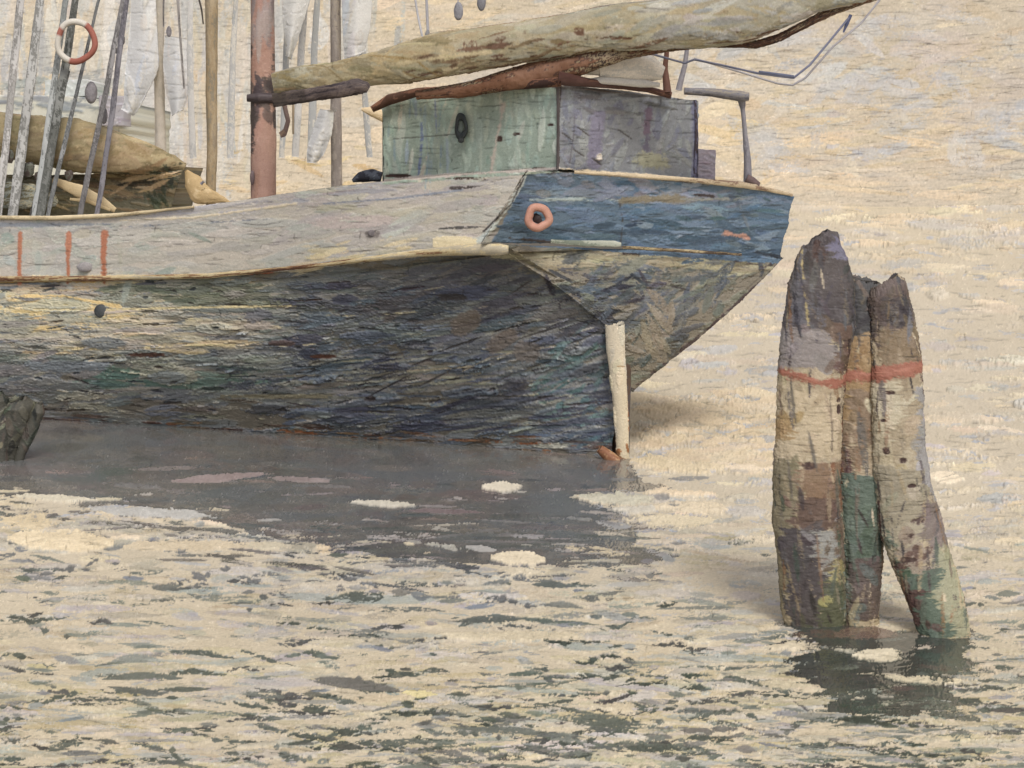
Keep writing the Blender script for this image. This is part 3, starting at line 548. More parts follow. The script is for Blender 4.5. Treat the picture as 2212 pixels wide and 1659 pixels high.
cb.line([(1565, 503), (1618, 513)], 13, (178, 134, 118)); cb.line([(1100, 514), (1180, 522), (1240, 524)], 4.5, (56, 48, 46), dry=.1); cb.line([(1340, 528), (1345, 480), (1338, 440)], 3, (60, 62, 66), dry=.3)
cb.line([(1500, 420), (1540, 424)], 6, (58, 50, 52)); cb.line([(1635, 545), (1690, 556)], 10, (50, 60, 72))
# cabin: side teal, end grey
ms = cb.fill([(820, 190), (1206, 180), (1206, 372), (826, 400)], (146, 162, 148), 1.5)
S(170, ms, [(166, 184, 170), (156, 178, 164), (176, 188, 172), (170, 182, 162), (148, 172, 160)], (30, 110), (7, 18), math.pi / 2, .14, jit=4, a=(.5, .9))
S(18, [(830, 210), (930, 200), (930, 380), (830, 390)], [(136, 158, 170), (142, 162, 172)], (40, 110), (4, 9), math.pi / 2, .06, jit=5, a=(.5, .9))
S(8, ms, [(192, 192, 178), (198, 192, 172)], (50, 100), (6, 12), 1.8, .2, jit=4)
cb.line([(909, 235), (912, 300), (904, 385)], 5, (112, 128, 160), dry=.1); cb.line([(940, 215), (944, 300)], 3.5, (128, 142, 164), dry=.3); cb.line([(1088, 225), (1068, 330), (1062, 372)], 11, (186, 176, 162))
for a, b in (((1000, 292), (1200, 272)), ((850, 300), (990, 290)), ((1060, 300), (1140, 296))): cb.line([a, b], 2.2, (92, 96, 90), dry=.3, th=-.3)
for q in ((1115, 290, 16, 8), (1190, 270, 16, 6), (1080, 300, 12, 14), (860, 380, 60, 8), (1165, 365, 50, 6), (1010, 385, 110, 6)): cb.stroke(q[0], q[1], q[2], q[3], 0, (62, 44, 40), 1, -.2, .1)
me_ = cb.fill([(1206, 180), (1512, 205), (1508, 395), (1206, 365)], (124, 128, 132), 1.5)
S(160, me_, [(122, 126, 134), (114, 118, 128), (132, 138, 138), (108, 112, 128), (138, 142, 142)], (20, 70), (8, 20), math.pi / 2, .6, jit=4, th=(.3, 1.2))
S(16, [(1206, 182), (1500, 206), (1500, 240), (1206, 225)], [(104, 104, 104), (96, 96, 98)], (40, 110), (6, 12), .1, .1, jit=4)
cb.line([(1240, 250), (1238, 300), (1230, 350)], 5, (104, 104, 112)); cb.line([(1292, 252), (1286, 300), (1282, 352)], 20, (108, 106, 124)); cb.line([(1400, 240), (1398, 285)], 16, (108, 92, 108)); cb.line([(1398, 300), (1394, 320)], 26, (106, 102, 118))
cb.line([(1390, 350), (1430, 355)], 34, (148, 148, 124)); cb.line([(1420, 205), (1440, 210), (1460, 208)], 14, (142, 150, 164)); cb.line([(1498, 215), (1500, 300), (1496, 385)], 10, (104, 106, 128))
cb.line([(1210, 190), (1206, 280), (1206, 360)], 5, (72, 62, 60), dry=.1); cb.stroke(1293, 339, 16, 16, 0, (204, 196, 182), 1, 3.0, 0, 0, .15)
for q in ((1258, 283, 40, 3), (1250, 330, 44, 3), (1225, 295, 30, 3), (1350, 290, 40, 3), (1290, 350, 30, 4)): cb.stroke(q[0], q[1], q[2], q[3], .6, (70, 66, 64), 1, -.4)
cb.line([(1206, 364), (1300, 372), (1400, 378), (1500, 392)], 7, (214, 196, 160), th=1.2); cb.line([(826, 390), (1000, 376), (1206, 364)], 7, (188, 178, 170)); cb.line([(1150, 372), (1240, 374), (1340, 378), (1520, 398)], 3.5, (60, 54, 54), dry=.3)
# furled sail and boom
sl = [(590, 152), (650, 138), (725, 136), (790, 112), (870, 86), (1000, 60), (1200, 32), (1400, 10), (1640, -14), (1960, -40), (1960, 0), (1720, 60), (1660, 92), (1580, 92), (1430, 112), (1250, 150), (1100, 172), (900, 190), (780, 200), (600, 205)]
mf = cb.fill(sl, (158, 146, 112), 3)
S(260, mf, [(150, 141, 112), (140, 133, 106), (158, 151, 122), (146, 141, 118), (154, 139, 102)], (40, 150), (8, 20), -.16, .14, jit=4, th=(.2, 1.0))
S(60, [(590, 140), (1000, 60), (1000, 120), (600, 200)], [(160, 141, 96), (136, 121, 84), (168, 153, 114), (130, 121, 90)], (40, 130), (6, 16), -.12, .25, jit=5, th=(.4, 1.2))
S(60, [(1100, 40), (1400, 10), (1500, 90), (1100, 160)], [(156, 151, 128), (146, 145, 128), (164, 157, 134)], (40, 130), (8, 20), -.16, .12, jit=4)
S(90, [(1400, 0), (1960, -40), (1960, 0), (1660, 90), (1400, 110)], [(146, 145, 136), (158, 157, 146), (136, 135, 128), (174, 169, 154), (140, 133, 114)], (40, 130), (6, 18), -.12, .16, jit=5, th=(.3, 1.4))
for q in ((1022, 105, 16, 44, 1.5), (1085, 95, 6, 8, 0), (1060, 155, 120, 14, -.2), (1120, 145, 130, 10, -.2), (1250, 70, 24, 14, 0), (1340, 75, 60, 5, 0), (1560, 66, 90, 9, -.15), (1650, 66, 120, 14, -.3), (1190, 120, 60, 6, -.2), (1290, 110, 90, 10, -.2)):
    cb.stroke(q[0], q[1], q[2], q[3], q[4], (94, 64, 46), .9, -.1, .35)
S(90, [(900, 140), (1250, 85), (1300, 130), (1000, 170), (860, 190)], [(104, 80, 58), (92, 66, 48), (120, 100, 70)], (20, 90), (3, 9), -.18, .1, jit=6, dry=.5)
S(40, [(1250, 80), (1700, 30), (1690, 90), (1260, 130)], [(110, 80, 60), (96, 70, 52), (196, 184, 158)], (20, 90), (3, 8), -.14, .1, jit=6, dry=.5)
cb.line([(870, 150), (930, 165), (980, 200)], 4, (132, 112, 74)); cb.line([(800, 130), (900, 132), (960, 160)], 4, (140, 118, 74)); cb.line([(860, 140), (960, 122), (1060, 110)], 5, (182, 166, 126)); cb.line([(640, 140), (700, 150), (740, 170)], 4, (130, 114, 78))
cb.line([(720, 134), (900, 84), (1060, 56), (1220, 32), (1420, 12), (1500, 4)], 4, (118, 84, 58), dry=.5); cb.line([(1650, 92), (1700, 60), (1760, 34), (1880, 0)], 8, (104, 66, 48), dry=.15)
boomc = cb.fill([(790, 245), (830, 198), (1100, 165), (1270, 110), (1440, 80), (1700, 40), (1700, 62), (1450, 118), (1290, 150), (1230, 178), (1210, 196), (1000, 205), (840, 240)], (116, 82, 58), 3, a=0)
cb.finish(2.6, .08); cb.cracks(2600, .45, .42)

# ------------------------------------------------------------------ main boat
boat = thing('fishing_boat', 'large old wooden boat with dark planked hull, blue transom, teal cabin and furled tan sail', 'boat', tuple(W(560, 940, 23.0)) )
boat.location.z = 0
YL, YA, YB, YS = 24.3, 20.0, 23.0, 21.1
def ys(px, off=0):      # depth of the near side along its run
    return np.interp(px, [-1500, -420, 0, 1100, 1330], [29.6, 26.0, 24.3, 20.0, 19.6]) + off
def run(pts, off=0): return [(x, y, float(ys(x, off))) for x, y in pts]
def wl(px):             # depth of the hull foot
    return float(np.interp(px, [-1500, -420, 0, 1320], [30.0, 26.6, 24.75, 21.1]))
def wy(px): Y = wl(px); return (px, HZ + F * CAMH / Y + 3, Y)
topH = run([(-420, 592), (0, 604), (230, 604), (450, 596), (650, 580), (800, 562), (940, 547), (1060, 534), (1100, 532)])
low = [wy(x) for x in (-420, 0, 250, 500, 750, 1000, 1200, 1320)]
mid = [(-420, 740, 25.6), (0, 752, 24.1), (250, 752, 23.3), (500, 748, 22.55), (750, 735, 21.8), (1000, 715, 21.0), (1200, 690, 20.75), (1330, 715, 21.0)]
o = sheet('hull', topH, low, cb, M_BOAT, boat, mids=[mid], res=.56, edge=1.0, relief=2.8)
o['label'] = 'dark weathered hull planking'
# side run on to the bow, out of frame, far side and deck so that the hull is closed
def quadstrip(name, A, B, mat, parent, col):
    A = np.array(A, float); B = np.array(B, float); P = np.stack([A, B], 0)
    n = len(A); cc = np.clip(np.array(col, float) + rng.normal(0, 8, (2, n, 1)), 6, 250) + np.zeros((2, n, 3))
    return new_obj(name, P.reshape(-1, 3), grid_faces(2, n), rgba(cc).reshape(-1, 4), mat, parent)
farx = [(1690, 556, 23.0), (1500, 500, 25.5), (1400, 490, 26.4), (900, 480, 28.0), (0, 470, 30.0), (-900, 470, 31.0), (-1500, 500, 31.5)]
ft = [W(*p) for p in farx]
ft.insert(1, W(1640, 530, 23.8)); fb = [W(1366, 842, 21.35), W(1346, 850, 21.7), W(1338, 862, 21.9)] + [np.array([p[0] - .3, p[1] - .3, -.4]) for p in [W(1340, 900, 22.6), W(800, 900, 27.2), W(0, 900, 29.2), W(-900, 900, 30.6), W(-1500, 900, 31.3)]]
quadstrip('far_planking', ft, fb, M_BOAT, boat, (110, 104, 92))
quadstrip('bow_planking', [W(-420, 470, 26.0), W(-900, 466, 28.0), W(-1500, 455, 31.5)], [np.array([W(-420, 900, 26.6)[0], 26.6, -.3]), np.array([W(-900, 900, 29.0)[0], 28.6, -.3]), np.array([W(-1500, 900, 31.5)[0] + .6, 31.4, -.3])], M_BOAT, boat, (120, 112, 98))
# deck strip, level a little under the rail
dk = [(-1400, 31.0), (-420, 26.1), (0, 24.4), (500, 22.3), (1000, 20.4), (1110, 20.05)]
zd = [1.95 + .75 * max(0, (p[0] + 0) / 1110) ** 1.5 for p in dk]
quadstrip('deck', [np.array([(p[0] - CX) / F * p[1] + .02, p[1] + .04, z]) for p, z in zip(dk, zd)],
          [np.array([x, y, z]) for (x, y), z in zip([(-22, 31.5), (-14, 30.6), (-9, 30.0), (-3, 28.5), (2.5, 25.2), (3.8, 23.1)], zd)], M_WOOD, boat, (150, 138, 118))
cl = [(1060, 527, 20.05), (1180, 600, 20.35), (1280, 680, 20.8), (1326, 712, 21.0), (1350, 790, 21.2), (1362, 842, 21.3)]
cr = [(1692, 557, 23.0), (1650, 600, 22.8), (1590, 660, 22.5), (1520, 722, 22.1), (1440, 784, 21.7), (1366, 844, 21.35)]
cm = [(1380, 540, 21.4), (1400, 600, 21.35), (1420, 680, 21.35), (1410, 735, 21.4), (1400, 792, 21.4), (1364, 844, 21.33)]
o = sheet('counter', cl, cr, cb, M_BOAT, boat, mids=[cm], res=.56, edge=1.2, relief=3.0); o['label'] = 'grey brown overhanging stern under the blue transom'
o = sheet('bulwark', run([(-420, 466), (0, 470), (120, 471), (250, 466), (460, 440), (700, 405), (830, 391), (1000, 374), (1142, 364)], -.02),
          run([(-420, 594), (0, 606), (230, 606), (450, 598), (650, 582), (800, 564), (940, 549), (1036, 530)], -.03), cb, M_BOAT, boat, thick=.12, res=.56, relief=1.1)
o['label'] = 'pale grey mauve bulwark planking'
o = sheet('transom', [(1140, 368, 19.95), (1300, 374, 20.8), (1500, 392, 21.8), (1640, 406, 22.5), (1714, 424, 22.95)], [(1040, 522, 20.0), (1180, 524, 20.5), (1340, 532, 21.2), (1500, 543, 22.0), (1686, 557, 22.97)],
          cb, M_BOAT, boat, thick=.12, res=.56); o['label'] = 'blue painted transom'
# rails and mouldings
tube('rail_cap', run([(-420, 467), (0, 471, ), (120, 472), (250, 466)], -.08) and [(x, y, float(ys(x, -.06)), w) for x, y, w in ((-420, 467, 4), (0, 470, 4.5), (120, 471, 5), (250, 465, 4.5), (420, 447, 3))], M_WOOD, boat, pal=[(196, 176, 134), (226, 206, 160), (232, 212, 166)], wob=.8)
tube('rub_rail', [(x, y, float(ys(x, -.09)), w) for x, y, w in ((-420, 594, 5), (0, 604, 6), (230, 603, 6), (450, 596, 5), (650, 579, 5), (800, 562, 6), (900, 550, 8), (1000, 542, 11), (1080, 540, 12), (1100, 540, 8))], M_WOOD, boat,
     pal=[(110, 76, 56), (150, 112, 76), (204, 182, 132), (216, 198, 150), (190, 178, 148)], wob=2.2, mottle=14)
tube('rub_rail', [(1190, 522, 20.35, 4), (1260, 527, 20.75, 6), (1330, 529, 21.05, 6), (1345, 530, 21.1, 3)], M_WOOD, boat, pal=[(130, 140, 124), (172, 178, 160), (180, 184, 166)], wob=2.5, flat=.4)
tube('rub_rail', [(1345, 534, 21.1, 4), (1420, 537, 21.5, 4), (1520, 543, 22.0, 4), (1600, 548, 22.4, 3)], M_WOOD, boat, pal=[(90, 76, 64), (150, 132, 100), (196, 180, 138), (104, 90, 76)], wob=2, flat=.4, mottle=16)
tube('rail_cap', [(1240, 372, 20.35, 4), (1340, 378, 20.9, 4.5), (1500, 390, 21.7, 5), (1600, 400, 22.2, 7), (1660, 410, 22.6, 5), (1712, 422, 22.9, 3)], M_WOOD, boat, pal=[(150, 120, 96), (206, 186, 150), (222, 202, 164)], wob=1)
# stern post and rudder stock
cp = Canvas(1280, 690, 1390, 1050, .8, (206, 194, 166))
cp.strokes(60, np.ones((cp.H, cp.W), bool), [(206, 194, 166), (198, 190, 168), (212, 198, 166), (190, 184, 166)], (20, 80), (6, 16), math.pi / 2, .1, clip=False, jit=4)
cp.line([(1362, 840), (1356, 900), (1362, 960), (1352, 1000)], 6, (134, 80, 48), dry=.2); cp.strokes(12, [(1300, 960), (1345, 960), (1345, 1010), (1300, 1010)], [(150, 100, 64), (120, 80, 54)], (10, 40), (5, 12), 1.2, .3, clip=False)
cp.line([(1334, 790), (1345, 792)], 3, (160, 130, 90)); cp.finish(2.5)
tube('rudder_post', [(1328, 706, 20.86, 19), (1331, 760, 20.88, 21), (1340, 850, 20.9, 18), (1346, 930, 20.92, 15), (1347, 985, 20.93, 14), (1348, 1030, 20.95, 14)], M_CLOTH, boat, cv=cp, res=1.0, flat=.6, wob=1.5, relief=2.5, top_rag=4)
tube('stern_post', [(1338, 690, 21.25, 18), (1346, 800, 21.3, 18), (1340, 900, 21.3, 20), (1338, 1040, 21.3, 20)], M_WOOD, boat, pal=[(70, 60, 56), (96, 76, 62), (84, 80, 82)])
tube('heel_iron', [(1292, 968, 20.9, 10), (1312, 985, 20.85, 14), (1330, 1000, 20.83, 14)], M_METAL, boat, pal=[(90, 60, 44), (140, 92, 60), (170, 130, 90)], wob=3, mottle=16)
# hawse ring on the transom
def torus(name, cx, cy, Y, R, r, mat, parent, colf, sx=1.0, sy=1.0, n=48, m=12, wob=.06, tilt=0):
    a = np.linspace(0, 2 * math.pi, n, endpoint=False)[:, None]; b = np.linspace(0, 2 * math.pi, m, endpoint=False)[None, :]
    wv = 1 + wob * np.sin(3 * a + 1) + wob * .6 * np.sin(5 * a)
    px = cx + np.cos(a) * (R * wv + r * np.cos(b)) * sx; py = cy + np.sin(a) * (R * wv + r * np.cos(b)) * sy
    P = W(px, py, Y); P[..., 1] += np.sin(b) * r * Y / F + (px - cx) / F * Y * tilt
    c = np.array([[colf(float(x)) for _ in range(m)] for x in a[:, 0]], float) + tile(N_ISO, n, m)[..., None] * 8
    i = np.arange(n)[:, None]; j = np.arange(m)[None, :]; i2 = (i + 1) % n; j2 = (j + 1) % m
    Fc = np.stack([i * m + j, i2 * m + j, i2 * m + j2, i * m + j2], -1).reshape(-1, 4)
    return new_obj(name, P.reshape(-1, 3), Fc, rgba(c).reshape(-1, 4), mat, parent)
hr = torus('hawse_ring', 1163, 470, 19.98, 22, 9, M_METAL, boat, lambda a: (190, 138, 116), tilt=.35); hr['label'] = 'salmon ring round a dark hole on the blue transom'
tube('hawse_hole', [(1154, 462, 20.02, 5), (1160, 472, 20.0, 11), (1168, 481, 20.0, 5)], M_METAL, hr, col=(58, 44, 42), flat=.35)
blob('bolt', 805, 504, ys(805) - .03, 11, 8, M_METAL, boat, (112, 106, 106), .35)
blob('bolt', 184, 577, 23.5, 17, 11, M_METAL, boat, (140, 136, 134), .3)
blob('scupper', 220, 672, 23.38, 17, 15, M_METAL, boat, (64, 68, 68), .4)
# cabin
cab = sheet('cabin', [(826, 232, 22.0), (860, 214, 21.85), (930, 205, 21.55), (1060, 196, 21.0), (1206, 184, 20.4)], [(830, 396, 21.95), (1000, 380, 21.25), (1206, 368, 20.4)], cb, M_BOAT, boat, res=.56, relief=1.2)
cab['label'] = 'pale teal cabin side'
end = sheet('cabin_end', [(1206, 184, 20.4), (1300, 190, 21.0), (1400, 202, 21.6), (1508, 218, 22.3)], [(1206, 366, 20.4), (1300, 374, 21.0), (1400, 382, 21.6), (1506, 394, 22.3)], cb, M_BOAT, boat, res=.56)
end['label'] = 'dark grey end of the cabin'
fa, fbk = W(1508, 218, 22.3), W(826, 232, 22.0); fc = fa + (fbk - W(1206, 184, 20.4)); dn = np.array([0, 0, -1.1])
quadstrip('cabin_back', [fa, fc, fbk], [fa + dn, fc + dn, fbk + dn], M_BOAT, boat, (126, 134, 126))
quadstrip('cabin_roof', [W(826, 232, 22.0), W(1206, 186, 20.4)], [fc, fa], M_WOOD, boat, (112, 84, 64))
wn = torus('cabin_window', 996, 274, 21.18, 13, 5, M_METAL, cab, lambda a: (70, 76, 76), sx=.8, sy=1.7, tilt=-.5)
tube('glass', [(992, 258, 21.24, 5), (994, 275, 21.22, 8), (994, 296, 21.24, 5)], M_METAL, wn, col=(140, 152, 144), flat=.3)
blob('hasp', 996, 303, 21.15, 7, 6, M_METAL, wn, (58, 62, 60), .4)
tube('corner_trim', [(1206, 188, 20.36, 3), (1208, 280, 20.36, 3.5), (1206, 366, 20.36, 3)], M_WOOD, cab, col=(80, 72, 70), wob=1.5)
tube('corner_trim', [(1503, 218, 22.25, 4), (1506, 300, 22.25, 4.5), (1502, 392, 22.25, 6)], M_WOOD, end, pal=[(70, 60, 66), (104, 104, 130), (128, 130, 150)], wob=2)
# locker beside the cabin, mauve
bx = box_px('stern_locker', 1508, 322, 1546, 388, 22.2, .5, M_WOOD, boat, (150, 142, 150), 10)
tube('cabin_eave', [(803, 236, 21.9, 7), (840, 216, 21.8, 12), (900, 200, 21.5, 9), (1000, 192, 21.0, 7), (1120, 184, 20.55, 9), (1210, 176, 20.2, 10)], M_WOOD, boat, pal=[(66, 44, 36), (128, 86, 62), (146, 100, 74), (92, 62, 46)], wob=2.0, mottle=12)
tube('cabin_eave', [(1206, 168, 20.2, 14), (1270, 178, 20.6, 9), (1350, 186, 21.1, 7), (1400, 192, 21.4, 7), (1450, 205, 21.7, 8)], M_WOOD, boat, pal=[(104, 66, 54), (122, 84, 66), (90, 60, 52)], wob=2.0, mottle=12)
# boom under the sail and its jaw on the mast
tube('boom', [(900, 204, 20.7, 7), (1010, 190, 20.6, 13), (1100, 172, 20.5, 18), (1180, 156, 20.5, 22), (1260, 134, 20.5, 21), (1350, 114, 20.5, 13), (1440, 104, 20.5, 9), (1540, 96, 20.5, 7), (1640, 94, 20.5, 9), (1690, 78, 20.5, 10), (1790, 26, 20.5, 8), (1960, -30, 20.5, 7)],
     M_WOOD, boat, pal=[(70, 46, 36), (110, 74, 52), (60, 44, 38), (150, 132, 100), (86, 58, 44), (128, 88, 62)], wob=4, mottle=18, flat=.6, relief=3)
bj = tube('boom_jaw', [(590, 216, 21.5, 16), (620, 212, 20.7, 17), (660, 206, 20.3, 17), (730, 196, 20.2, 21), (770, 188, 20.2, 23), (786, 190, 20.2, 17), (793, 194, 20.2, 10)], M_WOOD, boat, pal=[(60, 52, 54), (92, 80, 76), (110, 96, 88), (70, 62, 62)], wob=2, flat=.5, mottle=14, relief=3)
sail = tube('furled_sail', [(594, 180, 21.0, 26), (650, 170, 20.9, 33), (725, 166, 20.8, 36), (790, 152, 20.7, 40), (870, 138, 20.6, 50), (950, 118, 20.5, 52), (1000, 111, 20.5, 52), (1100, 96, 20.4, 50), (1200, 80, 20.4, 45), (1300, 62, 20.4, 42), (1400, 56, 20.4, 44), (1500, 50, 20.4, 46), (1600, 36, 20.4, 46), (1680, 16, 20.4, 36), (1760, -6, 20.4, 26), (1960, -40, 20.4, 20)],
            M_CLOTH, boat, cv=cb, res=.56, flat=.5, wob=3.0, relief=3.0)
sail['label'] = 'long furled tan sail rising towards the right'
# mast
cmst = Canvas(520, -140, 620, 440, .8, (176, 138, 122))
fm = np.ones((cmst.H, cmst.W), bool)
cmst.strokes(80, fm, [(176, 136, 120), (170, 130, 114), (182, 144, 128)], (40, 140), (8, 20), math.pi / 2, .05, clip=False, jit=3)
cmst.strokes(60, cmst.gy < 100, [(158, 144, 138), (148, 136, 132), (166, 150, 142), (140, 126, 124)], (40, 120), (8, 18), math.pi / 2, .08, clip=False, jit=4)
cmst.strokes(80, (cmst.gy > 165) & (cmst.gy < 258), [(84, 72, 72), (70, 62, 64), (98, 86, 82)], (20, 60), (8, 18), 1.4, .3, clip=False, jit=4)
cmst.line([(548, 100), (544, 180), (556, 240), (552, 330)], 12, (76, 66, 66), dry=.1); cmst.line([(592, 90), (586, 160), (596, 200)], 8, (92, 80, 78), dry=.1); cmst.line([(545, 250), (550, 330)], 16, (78, 66, 66), dry=.15)
cmst.line([(548, 345), (548, 425)], 5, (110, 84, 78), dry=.3); cmst.finish(2.5)
mast = tube('mast', [(566, -140, 22.3, 24), (567, 0, 22.3, 25), (568, 160, 22.3, 26), (569, 300, 22.3, 27), (569, 428, 22.3, 27), (569, 500, 22.3, 27)], M_WOOD, boat, cv=cmst, res=.6)
mast['label'] = 'stout mast, dark banded above and salmon below'
tube('mast_band', [(534, 212, 22.2, 8), (560, 212, 22.12, 11), (600, 212, 22.2, 10)], M_METAL, mast, col=(78, 68, 68), wob=1)
blob('cleat', 545, 384, 22.12, 5, 16, M_METAL, mast, (96, 80, 80))
def rope(pts, w=2.2, col=(120, 122, 132), parent=boat, wob=.6, name='rope', res=.35): return tube(name, [(a, b, c, w) for a, b, c in pts], M_ROPE, parent, col=col, wob=wob, res=res)
rope([(614, 226, 21.5), (622, 260, 21.5), (614, 290, 21.5), (606, 292, 21.5)], 5, (120, 100, 92)); rope([(634, 224, 21.5), (634, 290, 21.5)], 2.5, (176, 158, 130))
rope([(606, 292, 21.5), (616, 284, 21.5)], 6, (140, 116, 96))
# stern davit and lines
tube('davit', [(1478, 196, 22.4, 8), (1540, 200, 22.4, 10), (1600, 208, 22.4, 12), (1618, 209, 22.4, 9)], M_METAL, boat, pal=[(104, 104, 112), (130, 128, 130), (150, 142, 128)], wob=1.5)
tube('davit_post', [(1602, 214, 22.5, 10), (1604, 235, 22.5, 5), (1610, 300, 22.5, 6), (1614, 350, 22.5, 8), (1614, 392, 22.5, 9)], M_METAL, boat, pal=[(120, 118, 126), (146, 144, 148), (136, 134, 140)], wob=1.5)
tube('davit_foot', [(1612, 385, 22.45, 10), (1625, 392, 22.45, 10), (1640, 400, 22.45, 6)], M_METAL, boat, col=(120, 100, 96))
tube('stanchion', [(1487, 85, 22.0, 5), (1480, 140, 22.0, 6), (1466, 195, 22.0, 7)], M_METAL, boat, col=(146, 144, 150), wob=.8)
tube('stanchion', [(1440, 100, 21.6, 5), (1434, 150, 21.6, 6), (1440, 200, 21.6, 9)], M_WOOD, boat, pal=[(96, 62, 54), (120, 84, 70)], wob=2)
rope([(1370, 104, 21.0), (1430, 122, 21.1), (1480, 136, 21.2), (1500, 128, 21.2), (1560, 140, 21.3), (1640, 158, 21.4), (1715, 168, 21.5), (1750, 140, 21.6), (1790, 92, 21.7), (1838, 34, 21.8)], 2.4, (112, 116, 136))
rope([(1500, 126, 21.2), (1590, 152, 21.6), (1680, 180, 21.8), (1712, 184, 21.8), (1740, 168, 21.8), (1800, 100, 21.8), (1860, 50, 21.8), (1900, 0, 21.8)], 2.2, (150, 148, 152))
rope([(1640, 156, 21.4), (1715, 166, 21.5)], 3.6, (100, 106, 128)); tube('shackle', [(1838, 32, 21.8, 4), (1830, 50, 21.8, 4.5), (1822, 70, 21.8, 2)], M_METAL, boat, col=(92, 100, 134))
for x, y0, y1, dx, w, bl in ((926, 98, -140, -10, 3, 0), (915, 90, -140, -40, 2.2, 0), (990, 32, -140, 0, 1.6, 1), (1040, 12, -140, -6, 1.6, 1)):
    r_ = rope([(x, y0, 20.9), (x + dx * .3, y0 - 60, 21.0), (x + dx, y1, 21.2)], w, (158, 158, 160))
    if bl: blob('pulley_block', x, y0 - 8, 20.9, 10, 20, M_WOOD, boat, (142, 142, 146))
blob('pulley_block', 924, 82, 20.88, 7, 18, M_WOOD, boat, (146, 146, 146))
# things aboard
t = tag(tube('rolled_cloth', [(1256, 156, 20.75, 6), (1290, 142, 20.75, 26), (1350, 142, 20.9, 30), (1400, 150, 21.1, 30), (1432, 160, 21.2, 14)], M_CLOTH, None, pal=[(182, 180, 174), (204, 198, 186), (214, 206, 192), (196, 192, 182)], wob=2, flat=.7),
        'white rolled cloth on the cabin roof under the boom', 'rolled cloth')
t = tag(tube('lower_roll', [(1246, 178, 20.7, 5), (1300, 174, 20.75, 9), (1380, 180, 21.0, 10), (1424, 184, 21.1, 5)], M_CLOTH, None, pal=[(196, 192, 182), (206, 200, 190)], wob=1), 'thin pale roll lying beneath the big white rolled cloth', 'cloth roll')
t.name = 'cloth_roll'
t = tag(tube('tarpaulin_bundle', [(762, 392, 21.6, 4), (780, 384, 21.6, 12), (805, 380, 21.6, 14), (826, 384, 21.6, 11)], M_CLOTH, None, pal=[(52, 54, 62), (84, 90, 100), (116, 124, 134)], wob=2, mottle=14), 'dark blue grey bundle on the rail left of the teal cabin', 'bundle')

# ================================================================== PILES
cpz = Canvas(1650, 480, 2140, 1420, .7, (176, 160, 128))
def PS(n, poly, pal, ln, wd, ang=math.pi / 2, aj=.14, **k): cpz.strokes(n, poly, pal, ln, wd, ang, aj, clip=False, jit=5, rag=.16, dry=k.pop('dry', .06), **k)
def PF(pts, c, n=10, rag=3): # a broad patch of one pigment, worked over
    c = np.array(c, float); c = c * .9 + np.array([130, 116, 94]) * .1 + np.array([0, -5, 0]) * (c[1] > c[0]); cpz.fill(pts, c, 9, h=.6); c = np.array(c, float); PS(n, pts, [tuple(c), tuple(c + 9), tuple(c - 9)], (24, 70), (10, 24), 1.5, .35, th=(.3, 1.4))
PS(200, [(1660, 500), (2110, 500), (2110, 1400), (1660, 1400)], [(184, 167, 132), (174, 157, 124), (190, 175, 142), (166, 151, 120)], (50, 150), (16, 34), th=(.2, 1.0))
PF([(1670, 500), (1860, 500), (1860, 640), (1800, 720), (1750, 715), (1670, 712)], (106, 104, 108), 26)
PF([(1738, 505), (1800, 500), (1850, 610), (1850, 730), (1812, 740), (1770, 700), (1745, 640)], (84, 78, 78), 24)
PF([(1785, 505), (1812, 520), (1830, 560), (1800, 560)], (116, 120, 138), 5)
PF([(1820, 560), (1900, 600), (1890, 700), (1850, 760), (1820, 720)], (76, 82, 76), 14)
PF([(1670, 712), (1770, 706), (1790, 790), (1670, 795)], (154, 146, 140), 10)
PF([(1775, 690), (1812, 700), (1812, 800), (1790, 800)], (112, 90, 76), 7)
PF([(1880, 600), (1960, 620), (1975, 700), (1930, 712), (1905, 730), (1885, 700)], (100, 86, 80), 10)
PF([(1915, 640), (1975, 650), (1975, 705), (1925, 712)], (78, 72, 72), 6)
PF([(1880, 700), (1902, 700), (1902, 800), (1888, 800)], (92, 84, 78), 5)
PF([(1812, 745), (1880, 720), (1885, 900), (1850, 930), (1815, 900)], (172, 142, 98), 12)
PF([(1905, 712), (1990, 700), (1995, 800), (1910, 800)], (142, 122, 92), 8)
PF([(1840, 840), (1872, 840), (1872, 1000), (1850, 1010)], (146, 124, 98), 7)
PF([(1890, 820), (1940, 830), (1930, 980), (1895, 990)], (204, 192, 158), 10)
PF([(1960, 830), (2000, 830), (2030, 1090), (1975, 1060)], (164, 162, 156), 10)
PF([(1690, 830), (1810, 850), (1810, 980), (1690, 980)], (204, 186, 150), 12)
PF([(1685, 900), (1740, 890), (1730, 940), (1685, 950)], (176, 146, 98), 5)
PF([(1660, 985), (1735, 985), (1730, 1180), (1700, 1330), (1665, 1330)], (140, 130, 100), 14)
PF([(1725, 1000), (1812, 1000), (1812, 1110), (1725, 1120)], (140, 112, 84), 10)
PF([(1735, 1060), (1800, 1065), (1790, 1130), (1700, 1150)], (104, 82, 68), 7)
PF([(1710, 1140), (1770, 1140), (1775, 1360), (1715, 1360)], (84, 78, 78), 14)
PF([(1745, 1135), (1785, 1135), (1790, 1230), (1755, 1230)], (158, 164, 150), 6)
PF([(1780, 1120), (1815, 1120), (1815, 1230), (1785, 1230)], (120, 104, 86), 6)
PF([(1762, 1240), (1830, 1220), (1830, 1370), (1762, 1370)], (94, 104, 74), 12)
PF([(1775, 1222), (1795, 1218), (1790, 1262), (1772, 1262)], (178, 168, 110), 3)
PF([(1818, 950), (1835, 950), (1835, 1100), (1818, 1110)], (92, 66, 58), 6)
PF([(1828, 1020), (1900, 1030), (1905, 1150), (1820, 1150)], (98, 120, 98), 14)
